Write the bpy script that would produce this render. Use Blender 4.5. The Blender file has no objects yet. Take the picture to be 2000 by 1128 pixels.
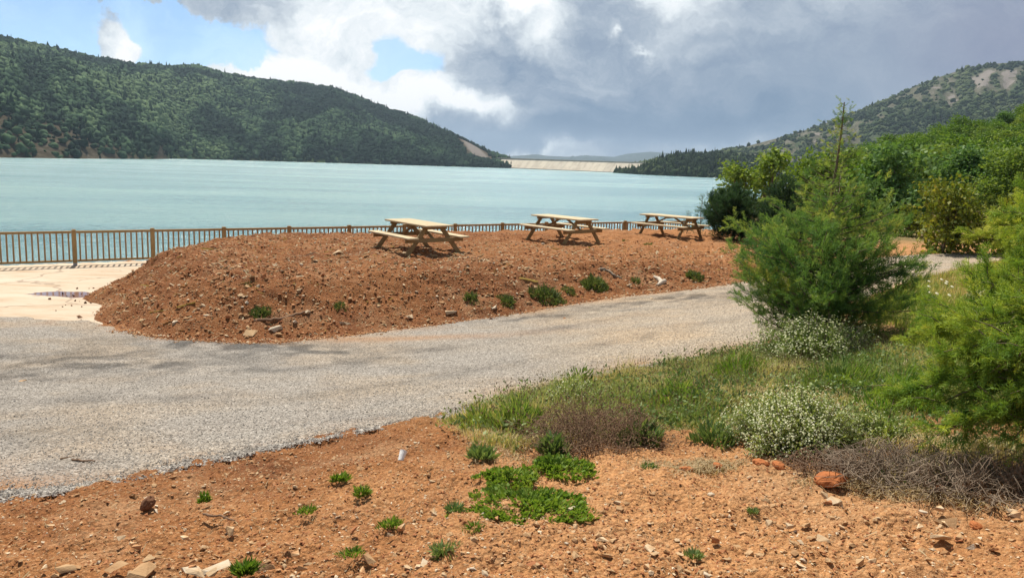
import bpy, bmesh, math, random
import numpy as np
R = math.radians
rng = np.random.default_rng(7)
random.seed(7)
scn = bpy.context.scene
C = scn.collection
E = 1.62                      # eye height over the dirt at the camera's foot
F = 1444.0                    # focal length in photograph pixels (26 mm equivalent)
PITCH, ROLL, CY = R(8.0), R(1.9), 521.0

# ------------------------------------------------------------------ camera and pixel -> world helpers
fw = np.array([0, math.cos(PITCH), -math.sin(PITCH)])
up0 = np.array([0, math.sin(PITCH), math.cos(PITCH)])
rt = np.array([math.cos(ROLL), 0, 0]) + math.sin(ROLL) * up0
up = np.array([-math.sin(ROLL), 0, 0]) + math.cos(ROLL) * up0
EYE = np.array([0, 0, E])

def ray(px, py):
    d = fw * F + rt * (px - 1000) + up * (CY - py)
    return d / math.hypot(d[0], d[1])          # unit horizontal length

def at_h(px, py, h):                            # point on the ray h metres below the eye
    d = ray(px, py); t = -h / d[2]
    return EYE + d * t

def at_d(px, py, dist):                         # point on the ray at a horizontal distance
    return EYE + ray(px, py) * dist

# ------------------------------------------------------------------ numpy noise
_T = rng.random((8, 256, 256))
def vnoise(x, y, k=0):
    xi = np.floor(x).astype(np.int64); yi = np.floor(y).astype(np.int64)
    fx = x - xi; fy = y - yi
    fx = fx * fx * fx * (fx * (fx * 6 - 15) + 10); fy = fy * fy * fy * (fy * (fy * 6 - 15) + 10)
    T = _T[k % 8]
    a = T[xi & 255, yi & 255]; b = T[(xi + 1) & 255, yi & 255]
    c = T[xi & 255, (yi + 1) & 255]; d = T[(xi + 1) & 255, (yi + 1) & 255]
    return (a * (1 - fx) + b * fx) * (1 - fy) + (c * (1 - fx) + d * fx) * fy - .5
def fbm(x, y, oct=4, k=0, gain=.5):
    s = 0; a = 1.
    for i in range(oct):
        s = s + a * vnoise(x * 2 ** i + 17.3 * i, y * 2 ** i - 9.1 * i, k + i); a *= gain
    return s
def sstep(a, b, x):
    t = np.clip((x - a) / (b - a), 0, 1); return t * t * (3 - 2 * t)

# ------------------------------------------------------------------ polygons
def inside(P, x, y):
    P = np.asarray(P); r = np.zeros(np.shape(x), bool); n = len(P)
    for i in range(n):
        x1, y1 = P[i]; x2, y2 = P[(i + 1) % n]
        if y1 == y2: continue
        c = ((y1 > y) != (y2 > y)) & (x < (x2 - x1) * (y - y1) / (y2 - y1) + x1)
        r ^= c
    return r
def sdist(P, x, y):                             # + inside
    P = np.asarray(P); n = len(P); best = np.full(np.shape(x), 1e18)
    for i in range(n):
        a = P[i]; b = P[(i + 1) % n]; e = b - a
        t = np.clip(((x - a[0]) * e[0] + (y - a[1]) * e[1]) / max(e @ e, 1e-9), 0, 1)
        best = np.minimum(best, (x - a[0] - t * e[0]) ** 2 + (y - a[1] - t * e[1]) ** 2)
    return np.where(inside(P, x, y), 1, -1) * np.sqrt(best)

# ------------------------------------------------------------------ the lie of the land
CP = [(1000,1128,1.62),(0,1128,1.78),(2000,1128,1.50),(0,975,2.05),(500,885,2.02),(850,830,1.95),(1200,900,1.70),
      (1500,905,1.64),(1900,960,1.50),(0,620,3.30),(0,800,2.58),(300,655,3.20),(700,655,3.14),
      (500,750,2.68),(1000,612,3.10),(1000,720,2.58),(1395,562,2.74),(1400,640,2.30),(1450,690,2.12),(1600,665,1.95),
      (1780,500,2.30),(1990,490,2.10),(1950,600,1.72),(1800,700,1.68),(1480,455,2.45),(1850,460,2.15),(1990,440,1.65),
      (-500,1000,2.2),(-500,640,3.35),(2500,900,1.3),(2500,600,1.2)]
pts = [tuple(at_h(*c)[:2]) + (-c[2],) for c in CP]
FK = lambda k: np.array([(-863 + 119.2 * k) / F * 20.9, 20.9 * (1 + .0505 * k)])      # fence post k
for k in range(-4, 13, 2):
    p = FK(k); pts.append((p[0], p[1], -3.40))
for (px, d, z) in [(2000,45,-1.5),(2000,80,.3),(2000,125,6.0),(1830,45,-2.3),(1830,80,-1.1),(1830,125,3.2),(1690,45,-2.5),
                   (1690,80,-2.2),(1690,125,-.9),(1560,40,-2.5),(1560,80,-3.2),(1560,125,-4),(1450,34,-2.9),(1450,80,-6),(1450,125,-9),
                   (2500,40,.2),(2500,80,3.5),(2500,125,13),(600,60,-4),(0,60,-4),(-500,60,-4)]:
    a = math.atan((px - 1000) / F); pts.append((d * math.sin(a), d * math.cos(a), z))
pts = np.array(pts)
def _lp(x, y):
    d = np.clip(np.hypot(x, y), 2.4, 170); a = np.clip(np.arctan2(x, y), -1.0, 1.0)
    return a * 1.6, np.log(d)
_a, _b = _lp(pts[:, 0], pts[:, 1])
def _k(r2): return np.where(r2 > 1e-12, .5 * r2 * np.log(np.maximum(r2, 1e-12)), 0)
n = len(pts)
A = np.zeros((n + 3, n + 3))
A[:n, :n] = _k((_a[:, None] - _a) ** 2 + (_b[:, None] - _b) ** 2) + np.eye(n) * .01
A[:n, n] = 1; A[:n, n + 1] = _a; A[:n, n + 2] = _b; A[n:, :n] = A[:n, n:].T
W = np.linalg.solve(A, np.r_[pts[:, 2], 0, 0, 0])
LAKE = [tuple(FK(k) + np.array([-.52, .85]) * .95) for k in (-26, -12, -4, 0, 4, 8, 11, 12.5)]
for px, d in ((1372, 33.5), (1430, 38), (1478, 60), (1500, 120), (1520, 400)):
    a = math.atan((px - 1000) / F); LAKE.append((d * math.sin(a), d * math.cos(a)))
LAKE += [(900, 9000), (-9000, 9000), (-9000, -600)]
def ground(x, y, lake=True):
    x = np.asarray(x, float); y = np.asarray(y, float)
    sh = x.shape; x = x.ravel(); y = y.ravel()
    a, b = _lp(x, y); z = np.full(x.shape, W[n]) + W[n + 1] * a + W[n + 2] * b
    for i in range(n): z += W[i] * _k((a - _a[i]) ** 2 + (b - _b[i]) ** 2)
    d = np.hypot(x, y); phi = np.abs(np.arctan2(x, y))
    z = z + (-1.6 - z) * sstep(1.1, 2.2, phi)
    z = z + (-13 - z) * sstep(165, 300, d)
    if lake:
        m = d > 8
        sd = np.full(x.shape, -1.); sd[m] = sdist(LAKE, x[m], y[m])
        z = np.where(sd > 0, np.maximum(np.minimum(z, -3.45 - .75 * sd), -14), z)
    return (z + E).reshape(sh)

# mound of tipped red earth
FOOT = [at_h(*c)[:2] for c in [(165,578,3.34),(205,622,3.28),(290,656,3.2),(380,668,3.2),(500,668,3.19),(620,662,3.17),(700,653,3.14),
        (850,634,3.12),(1000,611,3.10),(1200,582,2.94),(1395,559,2.74)]]
FOOT += [np.array([8.6, 19.5]), np.array([11.5, 25.]), np.array([11.5, 30.])]
FOOT += [FK(k) - np.array([-.52, .85]) * .12 for k in (11.6, 10, 8, 6, 4, 3)] + [FK(2) - np.array([-.52, .85]) * .5, np.array([-9.4, 20.3])]
FOOT = np.array(FOOT)
def mtop(x, y):
    fd = (x - FK(0)[0]) * -.52 + (y - FK(0)[1]) * .85
    return E - 2.38 + .12 * (1 - sstep(-7.5, -4.5, x)) - .08 * sstep(2, 7, x) - .13 * sstep(-4.5, -1.2, fd)
def mound(x, y):
    sd = sdist(FOOT, x, y) + .4 * fbm(x * .5, y * .5, 3, 2)
    w = 1.9 + .4 * vnoise(x * .3, y * .3, 5)
    back = sdist(FOOT, x, y)                   # the far side ends short and steep at the fence
    fd = (x - FK(0)[0]) * -.52 + (y - FK(0)[1]) * .85
    k = sstep(-4, -1.8, fd) * sstep(-9, -5.5, x); w = w * (1 - k) + .8 * k
    t = np.clip(sd / w, 0, 1)
    s = np.where(t < .88, t * 1.09, .959 + .041 * np.sin((t - .88) / .12 * math.pi / 2))
    return s, sd
def landform(x, y):                             # ground + mound
    g = ground(x, y); x = np.asarray(x, float); y = np.asarray(y, float)
    s, sd = mound(x, y)
    top = mtop(x, y)
    return np.where(sd > 0, np.maximum(g, g + np.maximum(top - g, 0) * s), g)
def hit(px, py):                                # where the view through a pixel meets the land
    d = ray(px, py); ts = np.exp(np.linspace(math.log(2.2), math.log(160), 900))
    P = EYE + d * ts[:, None]; z = landform(P[:, 0], P[:, 1])
    b = np.nonzero(P[:, 2] <= z)[0]; i = b[0] if len(b) else len(ts) - 1
    return np.array([P[i, 0], P[i, 1], z[i]])
def L1(x, y): return float(landform(np.array([x]), np.array([y]))[0])

# gravel road between its two edges (near edge, far edge)
NEAR = [hit(*p)[:2] for p in [(-900,1010),(-400,1000),(0,972),(200,944),(400,900),(600,862),(850,818),(1000,775),(1200,728),(1450,684),(1570,640),(1690,585),(1800,548),(1900,522),(1990,506),(2150,490)]]
FAR = [hit(*p)[:2] for p in [(-900,600),(-400,612),(0,618),(100,622),(185,628),(290,660),(500,671),(700,655),(1000,613),(1200,583),(1395,561),(1500,540),(1620,514),(1780,500),(1900,495),(2150,490)]]
def resample(P, m):
    P = np.array(P); s = np.r_[0, np.cumsum(np.hypot(*np.diff(P, axis=0).T))]
    # smooth by Catmull-Rom sampling
    out = []
    for i in range(len(P) - 1):
        p0, p1, p2, p3 = P[max(i - 1, 0)], P[i], P[i + 1], P[min(i + 2, len(P) - 1)]
        for t in np.linspace(0, 1, 24, endpoint=False):
            out.append(.5 * (2 * p1 + (p2 - p0) * t + (2 * p0 - 5 * p1 + 4 * p2 - p3) * t * t + (3 * p1 - p0 - 3 * p2 + p3) * t ** 3))
    out.append(P[-1]); return np.array(out)
NEARs, FARs = resample(NEAR, 0), resample(FAR, 0)
ROAD = np.r_[NEARs[::4], FARs[::-4]]
SLAB = [FK(k) + np.array([-.52, .85]) * .42 for k in (-9, 5)] + [np.array([-6.5, 20.]), np.array(at_h(300, 600, 3.3)[:2]), np.array(at_h(230, 630, 3.3)[:2])] + [FARs[i] + np.array([0, -.25]) for i in (96, 60, 30, 0)]
SLAB = np.array([np.array(p) for p in SLAB])
SLABZ = E - 3.31

# ------------------------------------------------------------------ mesh helpers
def mesh_np(name, V, Fc, mat, parent=None, smooth=False, attrs=None, loc=None):
    me = bpy.data.meshes.new(name)
    V = np.ascontiguousarray(V, np.float32)
    if loc is not None: V = V - np.asarray(loc, np.float32)
    me.vertices.add(len(V)); me.vertices.foreach_set('co', V.ravel())
    if not isinstance(Fc, list): Fc = [Fc]
    Fc = [np.asarray(f, np.int32) for f in Fc if len(f)]
    idx = np.concatenate([f.ravel() for f in Fc]); tot = np.concatenate([np.full(len(f), f.shape[1], np.int32) for f in Fc])
    st = np.r_[0, np.cumsum(tot)[:-1]].astype(np.int32)
    me.loops.add(len(idx)); me.loops.foreach_set('vertex_index', idx)
    me.polygons.add(len(tot)); me.polygons.foreach_set('loop_start', st); me.polygons.foreach_set('loop_total', tot)
    me.polygons.foreach_set('use_smooth', np.full(len(tot), bool(smooth)))
    for k, v in (attrs or {}).items():
        a = me.attributes.new(k, 'FLOAT', 'POINT'); a.data.foreach_set('value', np.ascontiguousarray(v, np.float32))
    me.update(); me.validate()
    o = bpy.data.objects.new(name, me); C.objects.link(o)
    if mat: me.materials.append(mat)
    if loc is not None: o.location = loc
    if parent is not None: o.parent = parent; o.location = (0, 0, 0) if loc is None else loc
    return o
class MB:                                        # collects geometry for one mesh object
    def __init__(s): s.v = []; s.f3 = []; s.f4 = []; s.n = 0; s.a = []
    def add(s, V, Fc, a=0.):
        V = np.asarray(V, float); Fc = np.asarray(Fc, int)
        (s.f3 if Fc.shape[1] == 3 else s.f4).append(Fc + s.n); s.v.append(V); s.n += len(V)
        s.a.append(np.broadcast_to(np.asarray(a, float), (len(V),)))
    def box(s, c, size, M=None, a=0., ch=0.006):     # chamfered box
        hx, hy, hz = [q / 2 for q in size]; ch = min(ch, hx * .4, hy * .4, hz * .4)
        bm = bmesh.new(); bmesh.ops.create_cube(bm, size=1.0)
        for v in bm.verts: v.co = (v.co.x * 2 * hx, v.co.y * 2 * hy, v.co.z * 2 * hz)
        if ch > 0: bmesh.ops.bevel(bm, geom=bm.edges[:], offset=ch, segments=1, affect='EDGES')
        bmesh.ops.triangulate(bm, faces=bm.faces[:])
        V = np.array([v.co[:] for v in bm.verts]); Fc = [[v.index for v in f.verts] for f in bm.faces]; bm.free()
        if M is not None: V = V @ np.asarray(M).T
        s.add(V + np.asarray(c, float), Fc, a)
    def bar(s, p, q, w, h, a=0., side=(0, 1, 0), ch=.005):   # beam from p to q
        p = np.asarray(p, float); q = np.asarray(q, float); d = q - p; l = np.linalg.norm(d); d = d / l
        sd = np.asarray(side, float); sd = sd - d * (sd @ d); sd /= np.linalg.norm(sd); t = np.cross(d, sd)
        s.box((p + q) / 2, (l, w, h), np.stack([d, sd, t], 1), a, ch)
    def tube(s, P, r, sides=6, a=0.):
        P = np.asarray(P, float); m = len(P); r = np.broadcast_to(np.asarray(r, float), (m,))
        T = np.gradient(P, axis=0); T /= np.linalg.norm(T, axis=1)[:, None] + 1e-9
        u = np.cross(T[0], [.31, .95, .11]); u /= np.linalg.norm(u) + 1e-9
        ang = np.linspace(0, 2 * math.pi, sides, endpoint=False); V = []
        for i in range(m):
            u = u - T[i] * (u @ T[i]); u /= np.linalg.norm(u) + 1e-9; w = np.cross(T[i], u)
            V.append(P[i] + r[i] * (np.cos(ang)[:, None] * u + np.sin(ang)[:, None] * w))
        V = np.concatenate(V); i, j = np.meshgrid(np.arange(m - 1), np.arange(sides), indexing='ij')
        j2 = (j + 1) % sides
        Fc = np.stack([i * sides + j, i * sides + j2, (i + 1) * sides + j2, (i + 1) * sides + j], -1).reshape(-1, 4)
        s.add(V, Fc, a)
        for e in (0, m - 1):
            k = np.arange(sides); c = len(V)
            s.add(np.r_[V[e * sides:(e + 1) * sides], [P[e]]], np.stack([k, (k + 1) % sides, np.full(sides, sides)], 1), a)
    def build(s, name, mat, parent=None, smooth=False, loc=None):
        return mesh_np(name, np.concatenate(s.v), [np.concatenate(f) for f in (s.f3, s.f4) if f], mat, parent, smooth, {'tint': np.concatenate(s.a)}, loc)
def tag(o, label=None, cat=None, group=None, kind=None):
    if label: o['label'] = label
    if cat: o['category'] = cat
    if group: o['group'] = group
    if kind: o['kind'] = kind
    return o
def empty(name, loc, rz=0):
    o = bpy.data.objects.new(name, None); C.objects.link(o); o.location = [float(q) for q in loc]; o.rotation_euler.z = rz; return o
def frames(D, roll):                             # rotation matrices whose z axis is D
    D = D / np.linalg.norm(D, axis=1)[:, None]
    h = np.where(np.abs(D[:, 2:3]) > .95, [[1., 0, 0]], [[0, 0, 1.]])
    X = np.cross(h, D); X /= np.linalg.norm(X, axis=1)[:, None]; Y = np.cross(D, X)
    c, s_ = np.cos(roll)[:, None], np.sin(roll)[:, None]
    return np.stack([X * c + Y * s_, Y * c - X * s_, D], 2)
def inst(TV, TF, M, P, sc):                      # template copies -> one vertex / face array
    V = np.einsum('nij,kj->nki', M, TV) * np.asarray(sc, float).reshape(-1, 1, 1) + P[:, None, :]
    Fc = (TF[None] + (np.arange(len(P)) * len(TV))[:, None, None]).reshape(-1, TF.shape[1])
    return V.reshape(-1, 3), Fc
def ico(sub):
    bm = bmesh.new(); bmesh.ops.create_icosphere(bm, subdivisions=sub, radius=1)
    V = np.array([v.co[:] for v in bm.verts]); Fc = np.array([[v.index for v in f.verts] for f in bm.faces]); bm.free(); return V, Fc
ICO1, ICO2, ICO3 = ico(1), ico(2), ico(3)
OCT = (np.array([[1, 0, 0], [-1, 0, 0], [0, 1, 0], [0, -1, 0], [0, 0, 1], [0, 0, -1.]]), np.array([[0, 2, 4], [2, 1, 4], [1, 3, 4], [3, 0, 4], [2, 0, 5], [1, 2, 5], [3, 1, 5], [0, 3, 5]]))

# ------------------------------------------------------------------ materials
def new_mat(name):
    m = bpy.data.materials.new(name); m.use_nodes = True; nt = m.node_tree; nt.nodes.clear()
    return m, nt
class NT:
    def __init__(s, nt): s.t = nt
    def n(s, typ, **kw):
        q = s.t.nodes.new(typ)
        for k, v in kw.items(): setattr(q, k, v)
        return q
    def put(s, sock, v):
        if v is None: return
        if isinstance(v, bpy.types.NodeSocket): s.t.links.new(v, sock)
        elif isinstance(v, (tuple, list)):
            v = tuple(v)
            if len(sock.default_value) == 4 and len(v) == 3: v += (1,)
            sock.default_value = v
        else: sock.default_value = v
    def m(s, op, a, b=None, c=None, clamp=False):
        q = s.n('ShaderNodeMath', operation=op, use_clamp=clamp)
        for i, v in enumerate((a, b, c)): s.put(q.inputs[i], v)
        return q.outputs[0]
    def vm(s, op, a, b=None, scale=None):
        q = s.n('ShaderNodeVectorMath', operation=op); s.put(q.inputs[0], a); s.put(q.inputs[1], b)
        if scale is not None: s.put(q.inputs['Scale'], scale)
        return q.outputs['Value'] if op in ('LENGTH', 'DOT_PRODUCT', 'DISTANCE') else q.outputs[0]
    def mix(s, f, a, b, mode='MIX'):
        q = s.n('ShaderNodeMix', data_type='RGBA', blend_type=mode); s.put(q.inputs[0], f); s.put(q.inputs[6], a); s.put(q.inputs[7], b); return q.outputs[2]
    def ramp(s, f, stops, interp='LINEAR'):
        q = s.n('ShaderNodeValToRGB'); cr = q.color_ramp; cr.interpolation = interp
        while len(cr.elements) > len(stops): cr.elements.remove(cr.elements[-1])
        while len(cr.elements) < len(stops): cr.elements.new(.5)
        for e, (p, c) in zip(cr.elements, stops): e.position = p; e.color = tuple(c) + (1,) if len(c) == 3 else c
        s.put(q.inputs[0], f); return q.outputs[0]
    def step(s, f, a, b, lo=0., hi=1.):
        q = s.n('ShaderNodeMapRange', interpolation_type='SMOOTHSTEP'); s.put(q.inputs[0], f)
        for i, v in zip((1, 2, 3, 4), (a, b, lo, hi)): s.put(q.inputs[i], v)
        return q.outputs[0]
    def noise(s, vec, scale, detail=4, rough=.55, dist=0., color=False):
        q = s.n('ShaderNodeTexNoise'); s.put(q.inputs['Vector'], vec); s.put(q.inputs['Scale'], scale); s.put(q.inputs['Detail'], detail)
        s.put(q.inputs['Roughness'], rough); s.put(q.inputs['Distortion'], dist); return q.outputs[1 if color else 0]
    def voro(s, vec, scale, feature='F1', out='Distance', rand=1.):
        q = s.n('ShaderNodeTexVoronoi', feature=feature); s.put(q.inputs['Vector'], vec); s.put(q.inputs['Scale'], scale); s.put(q.inputs['Randomness'], rand); return q.outputs[out]
    def attr(s, name): return s.n('ShaderNodeAttribute', attribute_name=name).outputs['Fac']
    def pos(s): return s.n('ShaderNodeNewGeometry').outputs['Position']
    def obj(s): return s.n('ShaderNodeTexCoord').outputs['Object']
    def bump(s, h, strength=.5, dist=.02, normal=None):
        q = s.n('ShaderNodeBump'); s.put(q.inputs['Strength'], strength); s.put(q.inputs['Distance'], dist); s.put(q.inputs['Height'], h)
        if normal is not None: s.put(q.inputs['Normal'], normal)
        return q.outputs[0]
    def pbr(s, color, rough=.9, normal=None, spec=.3, **kw):
        q = s.n('ShaderNodeBsdfPrincipled'); s.put(q.inputs['Base Color'], color); s.put(q.inputs['Roughness'], rough)
        s.put(q.inputs['Specular IOR Level'], spec)
        if normal is not None: s.put(q.inputs['Normal'], normal)
        for k, v in kw.items(): s.put(q.inputs[k.replace('_', ' ')], v)
        return q.outputs[0]
    def out(s, sh, vol=None):
        q = s.n('ShaderNodeOutputMaterial')
        if sh is not None: s.t.links.new(sh, q.inputs['Surface'])
        if vol is not None: s.t.links.new(vol, q.inputs['Volume'])

def mat_dirt(name, red, light, dark, amt_pale=.5):
    m, nt = new_mat(name); g = NT(nt); p = g.pos()
    big = g.noise(p, .35, 4, .6); mid = g.noise(p, 2.2, 5, .65); fine = g.noise(p, 26, 5, .7)
    sand = g.attr('sand')
    f = g.m('ADD', g.m('MULTIPLY', big, .55), g.m('MULTIPLY', mid, .5))
    f = g.m('ADD', f, g.m('MULTIPLY', sand, .35))
    c = g.ramp(f, [(.28, dark), (.5, red), (.78, light)])
    c = g.mix(g.m('MULTIPLY', g.step(g.noise(p, .9, 6, .68, .5), .5, .68), .5), c, g.mix(.5, light, (.40, .30, .20)))
    c = g.mix(g.m('MULTIPLY', g.step(fine, .35, .7), .55), c, g.mix(1, c, (1.5, 1.45, 1.4), 'MULTIPLY'))
    c = g.mix(g.step(g.noise(p, 60, 3, .7), .62, .36), c, g.mix(1, c, (.62, .55, .5), 'MULTIPLY'))
    c = g.mix(g.m('MULTIPLY', g.attr('turf'), .85), c, g.ramp(mid, [(.3, (.10, .095, .04)), (.55, (.19, .16, .075)), (.75, (.30, .23, .12))]))
    # pale chips and straw bits lying in the soil
    v1 = g.voro(p, 34); id1 = g.voro(p, 34, out='Color')
    chip = g.m('MULTIPLY', g.step(v1, .34, .2), g.step(id1, .66, .72))
    c = g.mix(g.m('MULTIPLY', chip, amt_pale), c, (.52, .36, .21))
    v3 = g.voro(p, 13); id3 = g.voro(p, 13, out='Color')
    c = g.mix(g.m('MULTIPLY', g.m('MULTIPLY', g.step(v3, .30, .18), g.step(id3, .70, .76)), amt_pale * .8), c, (.46, .29, .16))
    v2 = g.voro(p, 90); id2 = g.voro(p, 90, out='Color')
    chip2 = g.m('MULTIPLY', g.step(v2, .36, .2), g.step(id2, .7, .75))
    c = g.mix(g.m('MULTIPLY', chip2, amt_pale), c, (.62, .46, .28))
    h = g.m('ADD', g.m('MULTIPLY', fine, .6), g.m('MULTIPLY', g.m('SUBTRACT', 1, v1), .55))
    h = g.m('ADD', h, g.m('MULTIPLY', g.noise(p, 90, 3, .7), .35))
    g.out(g.pbr(c, .95, g.bump(h, 1., .03), .15)); return m
M_ground = mat_dirt('red_soil', (.295, .133, .052), (.47, .25, .112), (.165, .067, .028))
M_mound = mat_dirt('red_earth', (.22, .088, .032), (.37, .175, .072), (.12, .043, .018), .75)

def mat_gravel():
    m, nt = new_mat('crushed_gravel'); g = NT(nt); p = g.pos()
    ids = g.voro(p, 42, out='Color'); d = g.voro(p, 42); ids2 = g.voro(p, 95, out='Color'); d2 = g.voro(p, 95)
    b1 = g.n('ShaderNodeSeparateColor'); nt.links.new(ids, b1.inputs[0]); b2 = g.n('ShaderNodeSeparateColor'); nt.links.new(ids2, b2.inputs[0])
    f = g.m('ADD', g.m('MULTIPLY', b1.outputs[0], .5), g.m('MULTIPLY', b2.outputs[0], .5))
    c = g.ramp(f, [(.12, (.18, .163, .145)), (.42, (.345, .315, .28)), (.62, (.43, .395, .355)), (.9, (.58, .545, .50))])
    c = g.mix(g.step(g.noise(p, .5, 5, .6), .42, .66), c, g.mix(1, c, (1.10, 1.01, .90), 'MULTIPLY'))
    c = g.mix(g.m('MULTIPLY', g.step(g.noise(g.vm('MULTIPLY', p, (.35, 1.3, 1)), .9, 6, .62), .48, .66), .55), c, g.mix(1, c, (.80, .79, .79), 'MULTIPLY'))
    c = g.mix(g.m('MULTIPLY', g.step(g.noise(p, 1.1, 6, .7), .5, .72), .5), c, g.mix(1, c, (.74, .74, .77), 'MULTIPLY'))
    c = g.mix(g.m('MULTIPLY', g.step(d, .3, .6), .5), c, g.mix(1, c, (.4, .38, .36), 'MULTIPLY'))
    c = g.mix(g.attr('grit'), c, g.mix(1, c, (.36, .37, .39), 'MULTIPLY'))
    c = g.mix(g.attr('dust'), c, g.mix(1, c, (1.2, 1.1, .96), 'MULTIPLY'))
    c = g.mix(g.attr('soil'), c, (.36, .19, .09))
    h = g.m('ADD', g.m('SUBTRACT', 1, d), g.m('MULTIPLY', g.m('SUBTRACT', 1, d2), .5))
    g.out(g.pbr(c, .92, g.bump(h, .8, .02), .2)); return m
M_gravel = mat_gravel()

def mat_concrete():
    m, nt = new_mat('pale_concrete'); g = NT(nt); p = g.pos()
    st = g.vm('MULTIPLY', p, (1, 2.6, 1))
    c = g.ramp(g.noise(st, .6, 6, .6), [(.3, (.38, .265, .17)), (.48, (.48, .385, .285)), (.7, (.54, .455, .36))])
    c = g.mix(g.m('MULTIPLY', g.step(g.noise(st, 2.3, 5, .65), .56, .75), .6), c, (.36, .22, .13))
    pud = g.attr('puddle')
    pd = g.step(g.m('ADD', pud, g.m('MULTIPLY', g.m('SUBTRACT', g.noise(st, 2.2, 4), .5), .9)), .45, .58)
    c = g.mix(pd, c, (.20, .11, .085))
    cr = g.m('MULTIPLY', g.step(g.voro(g.vm('ADD', p, g.vm('SCALE', g.noise(p, 1.3, 3, color=True), scale=.8)), .28, 'DISTANCE_TO_EDGE'), .012, .004), .6)
    c = g.mix(cr, c, (.2, .14, .1))
    r = g.m('SUBTRACT', .9, g.m('MULTIPLY', pd, .8))
    g.out(g.pbr(c, r, g.bump(g.m('MULTIPLY', g.noise(p, 40, 4), g.m('SUBTRACT', 1, pd)), .25, .01), .4)); return m
M_conc = mat_concrete()

def mat_water():
    m, nt = new_mat('turquoise_water'); g = NT(nt); p = g.pos()
    rot = g.n('ShaderNodeMapping'); nt.links.new(p, rot.inputs[0]); rot.inputs['Rotation'].default_value = (0, 0, R(-8)); q = rot.outputs[0]
    s1 = g.vm('MULTIPLY', q, (.45, 1.0, 1)); s2 = g.vm('MULTIPLY', q, (.04, .16, 1))
    w1 = g.noise(s1, 1.5, 5, .62, .4); w2 = g.noise(s1, .42, 4, .6, .6)
    band = g.noise(s2, .12, 4, .6); streak = g.noise(g.vm('MULTIPLY', q, (.012, .085, 1)), .35, 5, .6)
    c = g.ramp(g.m('ADD', g.m('MULTIPLY', band, .6), g.m('MULTIPLY', streak, .4)), [(.36, (.17, .345, .40)), (.5, (.275, .47, .50)), (.64, (.385, .59, .585))])
    cap = g.m('MULTIPLY', g.step(w1, .66, .72), g.step(w2, .5, .62))
    c = g.mix(g.m('MULTIPLY', cap, .75), c, (.72, .8, .8))
    h = g.m('ADD', g.m('ADD', g.m('MULTIPLY', w1, .5), g.m('MULTIPLY', w2, 1.0)), g.m('MULTIPLY', g.noise(s1, 4.5, 4, .65), .22))
    c = g.mix(g.m('MULTIPLY', g.step(w1, .56, .40), .35), c, g.mix(1, c, (.55, .62, .68), 'MULTIPLY'))  # wave troughs darkened in the colour, shade painted onto the ripples
    g.out(g.pbr(c, .2, g.bump(h, .9, 1.6), .5)); return m
M_water = mat_water()

def mat_wood(name, a, b, dk, axis=(1, 1, 1)):
    m, nt = new_mat(name); g = NT(nt); p = g.obj()
    r = g.n('ShaderNodeObjectInfo').outputs['Random']
    q = g.vm('ADD', g.vm('MULTIPLY', p, axis), g.n('ShaderNodeCombineXYZ').outputs[0])
    n1 = g.noise(q, 9, 5, .6, 1.2); n2 = g.noise(p, 3, 4, .6)
    c = g.ramp(g.m('ADD', g.m('MULTIPLY', n1, .7), g.m('MULTIPLY', n2, .3)), [(.3, dk), (.48, a), (.7, b)])
    t = g.m('ADD', g.m('MULTIPLY', g.attr('tint'), .35), g.m('MULTIPLY', r, .25))
    c = g.mix(t, c, g.mix(1, c, (.7, .62, .5), 'MULTIPLY'))
    c = g.mix(g.m('MULTIPLY', g.step(g.noise(p, 1.9, 5, .65), .48, .68), .45), c, g.mix(1, c, (.66, .66, .68), 'MULTIPLY'))
    kn = g.step(g.voro(p, 4.5), .07, .04)
    c = g.mix(g.m('MULTIPLY', kn, .7), c, (.12, .07, .03))
    g.out(g.pbr(c, .75, g.bump(n1, .3, .004), .25)); return m
M_table = mat_wood('treated_pine', (.55, .455, .30), (.64, .56, .40), (.42, .32, .19), (.6, 9, 9))
M_tleg = mat_wood('treated_pine_beams', (.30, .215, .105), (.38, .285, .15), (.21, .145, .07), (3, 3, 1.5))
M_fence = mat_wood('weathered_fence_wood', (.35, .225, .095), (.47, .325, .15), (.21, .125, .055), (8, 8, .7))
def mat_plain(name, col, rough=.7, var=.25, scale=8, metal=0., bump=.2):
    m, nt = new_mat(name); g = NT(nt); p = g.obj()
    c = g.mix(g.m('MULTIPLY', g.noise(p, scale, 5, .6), var * 2), col, tuple(q * .55 for q in col))
    g.out(g.pbr(c, rough, g.bump(g.noise(p, scale * 3, 4, .6), bump, .01), .3, Metallic=metal)); return m
M_shoe = mat_plain('galvanised_steel', (.42, .42, .43), .55, .2, 20, .6, .1)

def mat_leaf(name, stops, trans=.35, rough=.6, noise_amt=.25, spec=.2):
    m, nt = new_mat(name); g = NT(nt)
    f = g.m('ADD', g.attr('tint'), g.m('MULTIPLY', g.m('SUBTRACT', g.noise(g.obj(), 1.3, 3), .5), noise_amt))
    r = g.n('ShaderNodeObjectInfo').outputs['Random']
    f = g.m('ADD', f, g.m('MULTIPLY', g.m('SUBTRACT', r, .5), .22))
    c = g.ramp(f, stops)
    a = g.pbr(c, rough, None, spec)
    t = g.n('ShaderNodeBsdfTranslucent'); g.put(t.inputs[0], g.mix(1, c, (1.25, 1.2, .6), 'MULTIPLY'))
    mx = g.n('ShaderNodeMixShader'); mx.inputs[0].default_value = trans; nt.links.new(a, mx.inputs[1]); nt.links.new(t.outputs[0], mx.inputs[2])
    g.out(mx.outputs[0]); return m
M_junip = mat_leaf('juniper_sprays', [(.0, (.055, .135, .045)), (.4, (.135, .25, .07)), (.75, (.29, .38, .09)), (1, (.46, .48, .13))], .45)
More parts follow.
